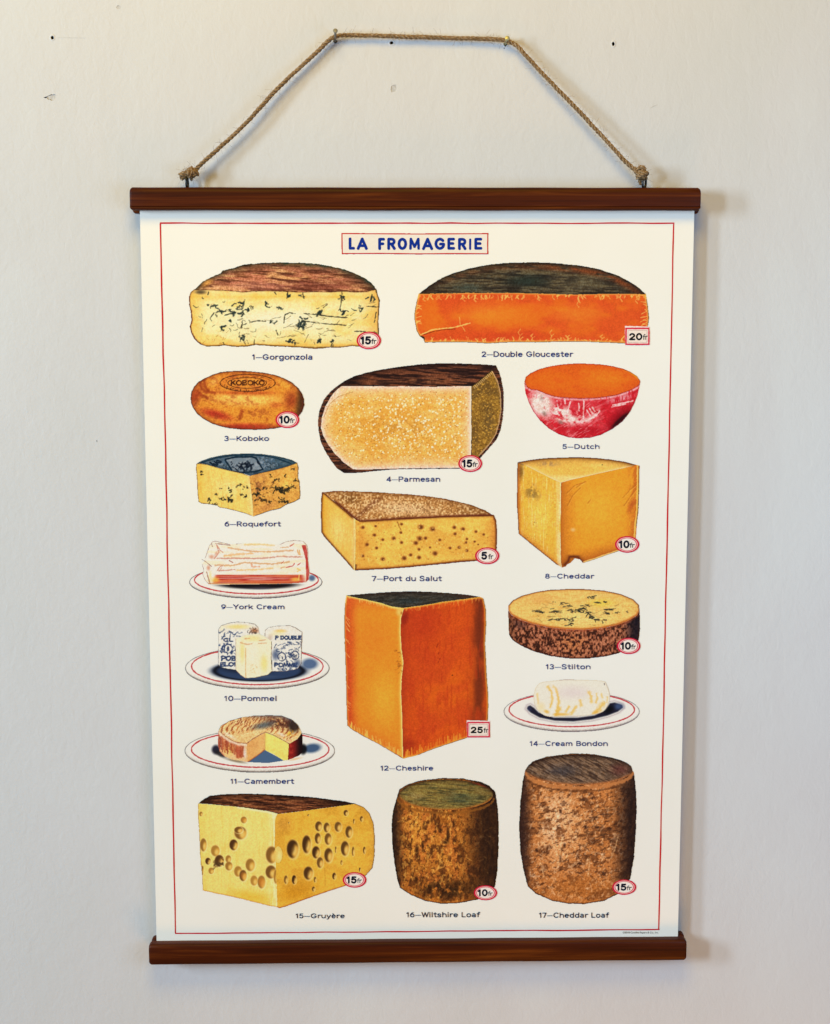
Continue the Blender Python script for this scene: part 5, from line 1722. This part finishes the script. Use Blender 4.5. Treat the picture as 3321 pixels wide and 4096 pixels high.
a = Art('gruyere', rgt, 39, 1, layer=3)
a.fill((228, 174, 64))
a.mix((236, 188, 84), a.blob(1250, 500, 330, 260, 0, .95) * .7)
a.mix((206, 138, 30), a.blob(950, 900, 260, 130, -16, .95) * .75)
a.mix((196, 134, 52), a.blob(830, 330, 120, 130, 0, .95) * .6)
a.mix((190, 134, 60), np.exp(-a.dl(rgt[5:13]) / 22) * .7)
a.mix((200, 140, 44), ss(.52, .7, a.n(150, 120, 20, 1)) * .4)
a.grain(.11); a.grain(.06, a.px * 2.4, 52)
holes(a, [(912, 540, 50, 78, .95), (1030, 500, 38, 75, .9), (1132, 348, 30, 42, .75), (1200, 358, 26, 42, .7), (1296, 352, 30, 42, .65), (1388, 395, 30, 50, .75), (1125, 450, 26, 46, .75), (1212, 455, 30, 50, .65), (1110, 568, 34, 52, .9), (1216, 592, 36, 60, .8), (1145, 655, 28, 46, .65),
          (1355, 535, 35, 62, .8), (1045, 745, 40, 56, .85), (1362, 235, 20, 25, .8), (1495, 285, 14, 23, .75), (1430, 305, 8, 20, .75), (1278, 545, 8, 28, .6), (1425, 560, 12, 40, .55), (1520, 550, 12, 30, .7), (1327, 655, 10, 20, .5), (1483, 715, 8, 18, .9), (855, 800, 16, 36, .6),
          (925, 800, 20, 38, 1.0), (1103, 800, 12, 24, .6), (1265, 770, 17, 29, .85), (1090, 880, 14, 21, .75), (1045, 255, 8, 9, .7), (880, 318, 6, 8, .6)], (242, 210, 130), (72, 44, 22))
a.line([(1185, 700), (1190, 860)], 4, (180, 120, 40), .5, .4)
a.mix((168, 78, 24), np.exp(-(a.dl(rgt[12:19]) / 8) ** 2) * .8)
a.mix((96, 70, 36), np.exp(-(a.dl(rgt[5:13]) / 4) ** 2) * .8)
pic = a.out().build('cheese_picture', paper, 'big yellow wedge full of large round holes')
a = Art('gruyere', left, 40, 2, layer=4)
a.fill((242, 208, 116))
a.mix((244, 214, 124), a.blob(480, 400, 280, 220, 0, .95) * .6)
a.mix((228, 178, 56), a.blob(560, 950, 320, 90, 10, .95) * .75)
a.mix((232, 190, 84), ss(230, 110, a.x) * .5)
a.mix((250, 232, 170), ss(690, 760, a.x) * ss(.2, .6, a.n(12, 130, 0, 1)) * .85)
a.mix((228, 188, 84), ss(.55, .7, a.n(14, 110, 0, 2)) * .35)
a.grain(.08); a.grain(.05, a.px * 2.4, 52)
holes(a, [(500, 295, 27, 29, .35), (472, 405, 52, 54, .6), (455, 380, 36, 28, .7), (413, 505, 36, 46, 1.0), (158, 505, 28, 56, .5), (258, 555, 38, 48, .3), (196, 643, 24, 29, .95), (292, 640, 40, 50, .9), (368, 625, 25, 33, .35), (372, 685, 32, 38, .4), (222, 725, 24, 28, .3), (450, 730, 35, 46, .3),
          (492, 765, 32, 48, .75), (553, 675, 40, 54, .4), (585, 808, 32, 44, .25), (648, 820, 34, 56, .4), (140, 245, 15, 20, .4), (150, 720, 10, 40, .5), (735, 590, 50, 72, .6), (728, 735, 46, 56, .7), (770, 775, 20, 60, .3)], (250, 228, 160), (88, 54, 28))
a.mix((206, 124, 46), a.blob(648, 820, 30, 50, 0, .5) * .6 + a.blob(500, 295, 22, 24, 0, .6) * .5 + a.blob(492, 765, 28, 42, 0, .6) * .4)
a.squig(10, (255, 600, 320, 690), 30, 10, (88, 62, 36), .8, 4)
a.mix((200, 140, 50), np.exp(-(a.dl([(150, 892), (250, 915), (400, 945), (560, 985), (700, 1020), (782, 1036)]) / 8) ** 2) * .75)
a.mix((250, 236, 190), np.exp(-(a.dl([(450, 190), (700, 228), (775, 252), (752, 275)]) / 9) ** 2) * .8)
a.mix((130, 96, 44), np.exp(-(a.dl([(115, 158), (115, 250), (125, 420), (130, 600), (145, 760), (150, 892)]) / 4) ** 2) * .6)
a.out().build('cut_side', pic)
a = Art('gruyere', ell(790, 588, 36, 70) , 41, 1, layer=7)
a.fill((238, 198, 108)); a.mix((248, 224, 150), a.blob(800, 600, 26, 56, 0, .9) * .7); a.mix((226, 170, 76), ss(775, 760, a.x) * .4); a.grain(.05)
a.out().build('hole', pic)
a = Art('gruyere', topl, 42, 1.5, layer=5)
a.fill((88, 46, 28))
rind_streaks(a, [(.46, (150, 86, 52), .8), (.60, (176, 112, 66), .55), (.60, (40, 20, 14), .85)], 90, 9, 4)
a.mix((26, 14, 10), np.exp(-a.dl(topl[1:11]) / 20) * .92)
a.mix((34, 18, 12), ss(1050, 1350, a.x) * .75 + ss(320, 180, a.x) * .6)
a.mix((60, 30, 14), np.exp(-(a.dl(topl[11:]) / 5) ** 2) * .6)
a.grain(.3); a.grain(.15, a.px * 2, 52)
a.out().build('rind', pic)
price_tag('gruyere', 1438, 802, 101, 66, '15', pic)

# 16 dark barrel loaf
sil = [(142, 300), (152, 268), (210, 235), (300, 212), (420, 200), (540, 204), (640, 222), (700, 250), (732, 285), (745, 360), (753, 480), (752, 620), (745, 760), (730, 860), (690, 920), (610, 945), (500, 965), (400, 968), (300, 950), (210, 910), (150, 870), (135, 820), (118, 720), (105, 600), (103, 480),
       (112, 400), (130, 340)]
a = Art('loaves', sil, 43, 1.5, layer=3)
a.fill((170, 100, 38))
a.mix((218, 146, 58), a.blob(260, 560, 150, 270, 0, .95) * .8 + a.blob(430, 620, 120, 220, 0, .95) * .5)
a.mix((186, 104, 44), ss(.48, .64, a.n(34, 60, 4, 1)) * .7)
a.mix((84, 44, 20), ss(.54, .68, a.n(26, 58, 6, 2)) * .7)
a.mix((228, 164, 74), ss(.56, .68, a.n(14, 22, 0, 3)) * .55 * ss(640, 420, a.x))
a.mix((76, 42, 20), ss(.58, .70, a.n(12, 15, 0, 4)) * .6)
a.mix((46, 28, 16), a.blob(430, 880, 260, 110, 0, .95) * ss(.36, .58, a.n(26, 34, 0, 9)) * .85)
a.mix((44, 26, 18), ss(500, 690, a.x) * (.70 + .35 * a.n(14, 60, 8, 12)))
a.mix((40, 26, 20), ss(195, 108, a.x) * .92)
for (x, y, rx_, ry_) in ((255, 640, 20, 60), (290, 610, 14, 40), (400, 520, 20, 24), (445, 540, 16, 70), (430, 590, 30, 20), (330, 880, 24, 50), (250, 820, 20, 40), (490, 850, 40, 50), (480, 480, 14, 40)):
    a.mix((56, 30, 14), a.blob(x, y, rx_, ry_, 0, .9) * .85)
a.mix((200, 116, 42), np.exp(-(a.dl(sil[15:21]) / 16) ** 2) * .65)
a.squig(30, (560, 440, 730, 860), 40, 6, (120, 84, 46), .45, 2)
a.squig(26, (150, 440, 560, 860), 60, 6, (214, 150, 70), .5, 3)
a.grain(.30); a.grain(.2, a.px * 2.2, 52)
a.mix((30, 18, 12), np.exp(-(a.d / 6) ** 2) * .75)
a.line(ell(432, 322, 292, 92, 5, 175, 40), 12, (150, 92, 36), .75, .4)
pic = a.out().build('cheese_picture', paper, 'dark brown barrel loaf with green brown top')
tp = ell(435, 302, 284, 92, n=60)
a = Art('loaves', tp, 44, 1, layer=4)
a.fill((124, 102, 54))
rind_streaks(a, [(.5, (146, 124, 60), .7), (.6, (66, 62, 38), .7)], 60, 8, 3)
a.mix((70, 84, 62), a.blob(530, 325, 170, 55, 0, .95) * .5)
a.mix((168, 140, 80), a.blob(250, 310, 80, 40, 0, .95) * .7)
a.mix((60, 36, 20), np.exp(-(a.d / 10) ** 1.5) * .85 * ss(330, 270, a.y))
a.mix((178, 100, 40), np.exp(-(a.d / 8) ** 1.5) * .9 * ss(290, 340, a.y))
a.mix((170, 40, 30), np.exp(-(a.d / 6) ** 2) * ss(560, 640, a.x) * ss(270, 240, a.y) * .7)
a.grain(.28); a.grain(.15, a.px * 2, 52)
a.out().build('top_face', pic)
price_tag('loaves', 672, 900, 71, 46, '10', pic)

# 17 tall pinkish brown barrel loaf
sil = [(915, 150), (960, 100), (1050, 70), (1200, 52), (1330, 55), (1440, 78), (1530, 115), (1574, 165), (1586, 260), (1593, 380), (1590, 520), (1580, 680), (1560, 810), (1500, 900), (1400, 950), (1280, 971), (1180, 968), (1080, 950), (980, 905), (930, 860), (905, 760), (885, 640), (878, 500), (885, 350), (900, 220)]
a = Art('loaves', sil, 45, 1.5, layer=3)
a.fill((184, 114, 60))
a.mix((224, 160, 104), a.blob(1140, 520, 250, 360, 0, .95) * .85)
a.mix((238, 194, 152), a.blob(1120, 480, 150, 250, 0, .95) * (.35 + .6 * ss(.42, .58, a.n(40, 30, -30, 6))))
a.mix((190, 118, 62), ss(.48, .62, a.n(40, 30, 24, 1)) * .6)
a.mix((112, 64, 34), ss(.53, .66, a.n(44, 26, -16, 2)) * .7)
a.mix((78, 44, 26), ss(.59, .70, a.n(22, 13, -10, 3)) * .6)
a.mix((232, 184, 136), ss(.58, .70, a.n(12, 20, 24, 4)) * .5)
a.mix((176, 104, 44), a.blob(1250, 870, 320, 110, 0, .95) * .6)
a.mix((40, 25, 22), ss(1410, 1570, a.x) * (.72 + .35 * a.n(16, 40, 10, 12)))
a.mix((48, 29, 26), ss(980, 888, a.x) * .9)
for (x, y, rx_, ry_) in ((1130, 400, 14, 40), (1270, 330, 50, 20), (1330, 320, 30, 16), (1280, 500, 20, 28), (1350, 500, 60, 12), (1430, 510, 30, 20), (1155, 610, 14, 26), (1250, 770, 40, 26), (1250, 720, 30, 16), (985, 640, 20, 24), (1330, 440, 60, 8), (1400, 420, 50, 8), (1400, 780, 40, 30), (1130, 690, 12, 30)):
    a.mix((72, 42, 28), a.blob(x, y, rx_, ry_, 0, .9) * ss(.3, .55, a.n(12, 12, 0, 9)) * .9)
a.squig(40, (1200, 380, 1460, 640), 60, 6, (92, 60, 38), .6, 2, .7)
a.squig(50, (960, 420, 1400, 880), 46, 6, (232, 190, 150), .4, 3)
for p in ([(1140, 560), (1130, 640), (1115, 740)], [(1480, 560), (1460, 640), (1440, 690)], [(1310, 690), (1300, 800)], [(1010, 720), (1030, 800)], [(1300, 690), (1296, 720)]):
    a.line(p, 8, (216, 172, 122), .5, .6)
a.mix((184, 106, 44), np.exp(-(a.dl(sil[13:20]) / 16) ** 2) * .65)
a.grain(.28); a.grain(.2, a.px * 2.2, 52)
a.mix((34, 22, 20), np.exp(-(a.d / 6) ** 2) * .7)
a.line(ell(1243, 162, 326, 98, 4, 176, 50), 20, (196, 126, 72), .85, .4)
a.line(ell(1243, 184, 330, 96, 20, 160, 50), 10, (96, 56, 32), .5, .25)
pic = a.out().build('cheese_picture', paper, 'tall barrel loaf with pale worn pinkish brown side')
a = Art('loaves', ell(1243, 150, 322, 92, n=60), 46, 1, layer=4)
a.fill((104, 80, 62))
rind_streaks(a, [(.5, (156, 122, 92), .7), (.58, (62, 44, 36), .75)], 50, 7, 28)
a.mix((70, 68, 74), a.blob(1140, 155, 140, 55, 0, .95) * .6)
a.mix((96, 44, 40), a.blob(1490, 150, 90, 60, 0, .95) * .6)
a.mix((40, 22, 16), np.exp(-(a.d / 14) ** 1.5) * .85 * ss(170, 120, a.y))
a.mix((188, 112, 60), np.exp(-(a.d / 9) ** 1.5) * .9 * ss(150, 200, a.y))
a.grain(.26); a.grain(.14, a.px * 2, 52)
a.out().build('top_face', pic)
price_tag('loaves', 1522, 866, 74, 47, '15', pic)


# ------------------------------------------------------------------ eye hooks, twine and knots
def tube(bm, pts, r, n=8, cap=True):
    pts = [Vector(p) for p in pts]
    rows = []
    ref = Vector((0, 0, 1))
    t0 = (pts[1] - pts[0]).normalized()
    if abs(t0.dot(ref)) > .9: ref = Vector((1, 0, 0))
    u = t0.cross(ref).normalized()
    for i, p in enumerate(pts):
        t = (pts[min(i + 1, len(pts) - 1)] - pts[max(i - 1, 0)]).normalized()
        u = (u - t * u.dot(t)).normalized()
        v = t.cross(u)
        rr = r(i / (len(pts) - 1)) if callable(r) else r
        rows.append([bm.verts.new(p + (u * math.cos(2 * math.pi * k / n) + v * math.sin(2 * math.pi * k / n)) * rr) for k in range(n)])
    for a, b in zip(rows, rows[1:]):
        for k in range(n):
            bm.faces.new((a[k], a[(k + 1) % n], b[(k + 1) % n], b[k]))
    if cap:
        bm.faces.new(list(reversed(rows[0]))); bm.faces.new(rows[-1])


def resample(pts, ds):
    pts = [Vector(p) for p in pts]
    out = [pts[0]]
    acc = 0
    for a, b in zip(pts, pts[1:]):
        L = (b - a).length
        if L == 0: continue
        d = ds - acc
        while d <= L:
            out.append(a + (b - a) * (d / L)); d += ds
        acc = (acc + L) % ds
    return out


def rope(bm, path, rad=.00225, pitch=.0155, strands=3, phase=0.0, fuzz=0, seed=0, taper=False):
    pts = resample(path, .0006)
    rnd = random.Random(seed)
    n = len(pts)
    rs = rad * .52; rh = rad * .55
    frames = []
    u = None
    for i, p in enumerate(pts):
        t = (pts[min(i + 1, n - 1)] - pts[max(i - 1, 0)]).normalized()
        if u is None:
            ref = Vector((0, 1, 0)) if abs(t.y) < .9 else Vector((1, 0, 0))
            u = t.cross(ref).normalized()
        u = (u - t * u.dot(t)).normalized()
        frames.append((p, t, u.copy(), t.cross(u)))
    for s_ in range(strands):
        sp = []
        for i, (p, t, uu, vv) in enumerate(frames):
            a = phase + 2 * math.pi * (s_ / strands + i * .0006 / pitch)
            k = 1 + .10 * math.sin(i * .21 + s_ * 2 + seed) + .10 * math.sin(i * .047 + seed * 3 + s_)
            sp.append(p + (uu * math.cos(a) + vv * math.sin(a)) * rh * k)
        tube(bm, sp, lambda q, rs=rs, s_=s_: rs * (1 + .10 * math.sin(q * n * .13 + s_ * 1.7)), 7)
    for _ in range(fuzz):
        i = rnd.randrange(2, n - 2)
        p, t, uu, vv = frames[i]
        a = rnd.uniform(0, 2 * math.pi)
        d = (uu * math.cos(a) + vv * math.sin(a))
        L = rnd.uniform(.002, .0085)
        dirv = (d * rnd.uniform(.35, 1) + t * rnd.uniform(-1, 1)).normalized()
        q0 = p + d * rad * .85
        tube(bm, [q0, q0 + dirv * L * .5 + d * .0004, q0 + dirv * L + Vector((0, 0, rnd.uniform(-.001, .001)))], .00008, 3, False)


def bm_obj(name, bm, mat, parent, off=True, smooth=True):
    m = bpy.data.meshes.new(name)
    if off:
        for v in bm.verts: v.co = Vector(w2r(v.co))
    bm.to_mesh(m); bm.free()
    if smooth: m.polygons.foreach_set('use_smooth', [True] * len(m.polygons))
    return link(name, m, mat, parent)


# eye hooks screwed into the top rail
HY = -.0125
for (x, z, ang, lean) in ((-.2105, .3768, 82, -.0006), (.2074, .3768, 52, .0002)):
    bm = bmesh.new()
    c, s = math.cos(R(ang)), math.sin(R(ang))
    pts = []
    for a in np.linspace(-70, 250, 30):
        px_, pz_ = .0030 * math.cos(R(a)), .0056 * math.sin(R(a))
        pts.append((x + px_ * c + lean * pz_ * 100, HY + px_ * s, z + pz_))
    pts.append((x + .0004, HY, .3700)); pts.append((x, HY, .3640))
    tube(bm, pts, .00115, 10)
    bm_obj('eye_hook', bm, M_BLACK, chart)

# twine from eye to eye over the two nails
path = [(-.2022, -.0125, .3845), (-0.2025, -0.0123, 0.3879), (-0.1825, -0.0115, 0.4060), (-0.1582, -0.0105, 0.4277), (-0.1252, -0.0085, 0.4626), (-0.0990, -0.0070, 0.4862), (-0.0845, -0.0062, 0.4998), (-0.0785, -0.0060, 0.5049), (-0.0742, -0.0060, 0.5069), (-0.0672, -0.0060, 0.5079), (-0.0502, -0.0057, 0.5080), (-0.0253, -0.0053, 0.5074), (0.0042, -0.0050, 0.5066), (0.0405, -0.0050, 0.5057), (0.0655, -0.0053, 0.5051), (0.0769, -0.0058, 0.5043), (0.0821, -0.0060, 0.5033), (0.0871, -0.0064, 0.5006), (0.0930, -0.0070, 0.4959), (0.1170, -0.0085, 0.4706), (0.1393, -0.0096, 0.4485), (0.1672, -0.0110, 0.4197), (0.1859, -0.0120, 0.3997), (0.1975, -0.0125, 0.3889), (.1985, -.0125, .3880)]
bm = bmesh.new()
rope(bm, catmull(path, 10), .00195, .0125, 3, 0, 430, 4)
twine = bm_obj('twine', bm, M_JUTE, chart)


def ringpath(c, r1, r2, nrm, start=0, turns=1.0, n=40, rise=0.0):
    nrm = Vector(nrm).normalized()
    u = nrm.cross(Vector((0.3, 1, 0.2))).normalized()
    v = nrm.cross(u)
    out = []
    for t in np.linspace(0, 1, n):
        a = R(start) + 2 * math.pi * turns * t
        out.append(Vector(c) + u * r1 * math.cos(a) + v * r2 * math.sin(a) + nrm * (rise * (t - .5)))
    return out


# left knot
bm = bmesh.new()
rope(bm, ringpath((-.2062, -.0150, .3850), .0034, .0030, (.15, 1, .1), 20, 1.0), .0021, .010, 3, 0, 10, 1)
rope(bm, ringpath((-.2078, -.0140, .3850), .0030, .0036, (.9, .3, .3), 60, 1.2, rise=.004), .0021, .010, 3, 1, 10, 2)
rope(bm, ringpath((-.2045, -.0135, .3862), .0030, .0032, (.5, .2, .9), 0, 1.1, rise=.003), .0020, .010, 3, 2, 8, 3)
rope(bm, [(-.2085, -.0135, .3850), (-.2120, -.0140, .3846), (-.2148, -.0135, .3836), (-.2176, -.0130, .3826)], .0024, .012, 3, 0, 26, 4)
rope(bm, [(-.2098, -.0135, .3826), (-.2125, -.0130, .3818), (-.2152, -.0125, .3800), (-.2162, -.0122, .3790)], .0019, .012, 3, 1, 14, 5)
rope(bm, [(-.2030, -.0140, .3880), (-.2012, -.0142, .3850), (-.2014, -.0135, .3822)], .0021, .010, 3, 1, 6, 6)
rope(bm, [(-.2050, -.0135, .3825), (-.2060, -.0130, .3800), (-.2068, -.0126, .3780)], .0012, .010, 3, 1, 16, 7)
bm_obj('knot', bm, M_JUTE, twine)
# right knot
bm = bmesh.new()
rope(bm, ringpath((.2040, -.0140, .3862), .0044, .0028, (.1, 1, .25), 0, 1.0), .0021, .010, 3, 0, 10, 11)
rope(bm, ringpath((.2050, -.0145, .3838), .0044, .0030, (-.2, .45, 1), 40, 1.25, rise=.003), .0021, .010, 3, 1, 10, 12)
rope(bm, ringpath((.2052, -.0130, .3815), .0034, .0032, (.3, .3, 1), 0, 1.1, rise=.003), .0020, .010, 3, 2, 8, 13)
rope(bm, [(.1985, -.0128, .3900), (.1990, -.0140, .3870), (.2005, -.0145, .3852)], .0021, .010, 3, 1, 6, 16)
rope(bm, [(.2035, -.0135, .3815), (.2028, -.0132, .3785), (.2038, -.0130, .3762), (.2044, -.0130, .3742)], .0014, .010, 3, 1, 16, 17)
bm_obj('knot', bm, M_JUTE, twine)
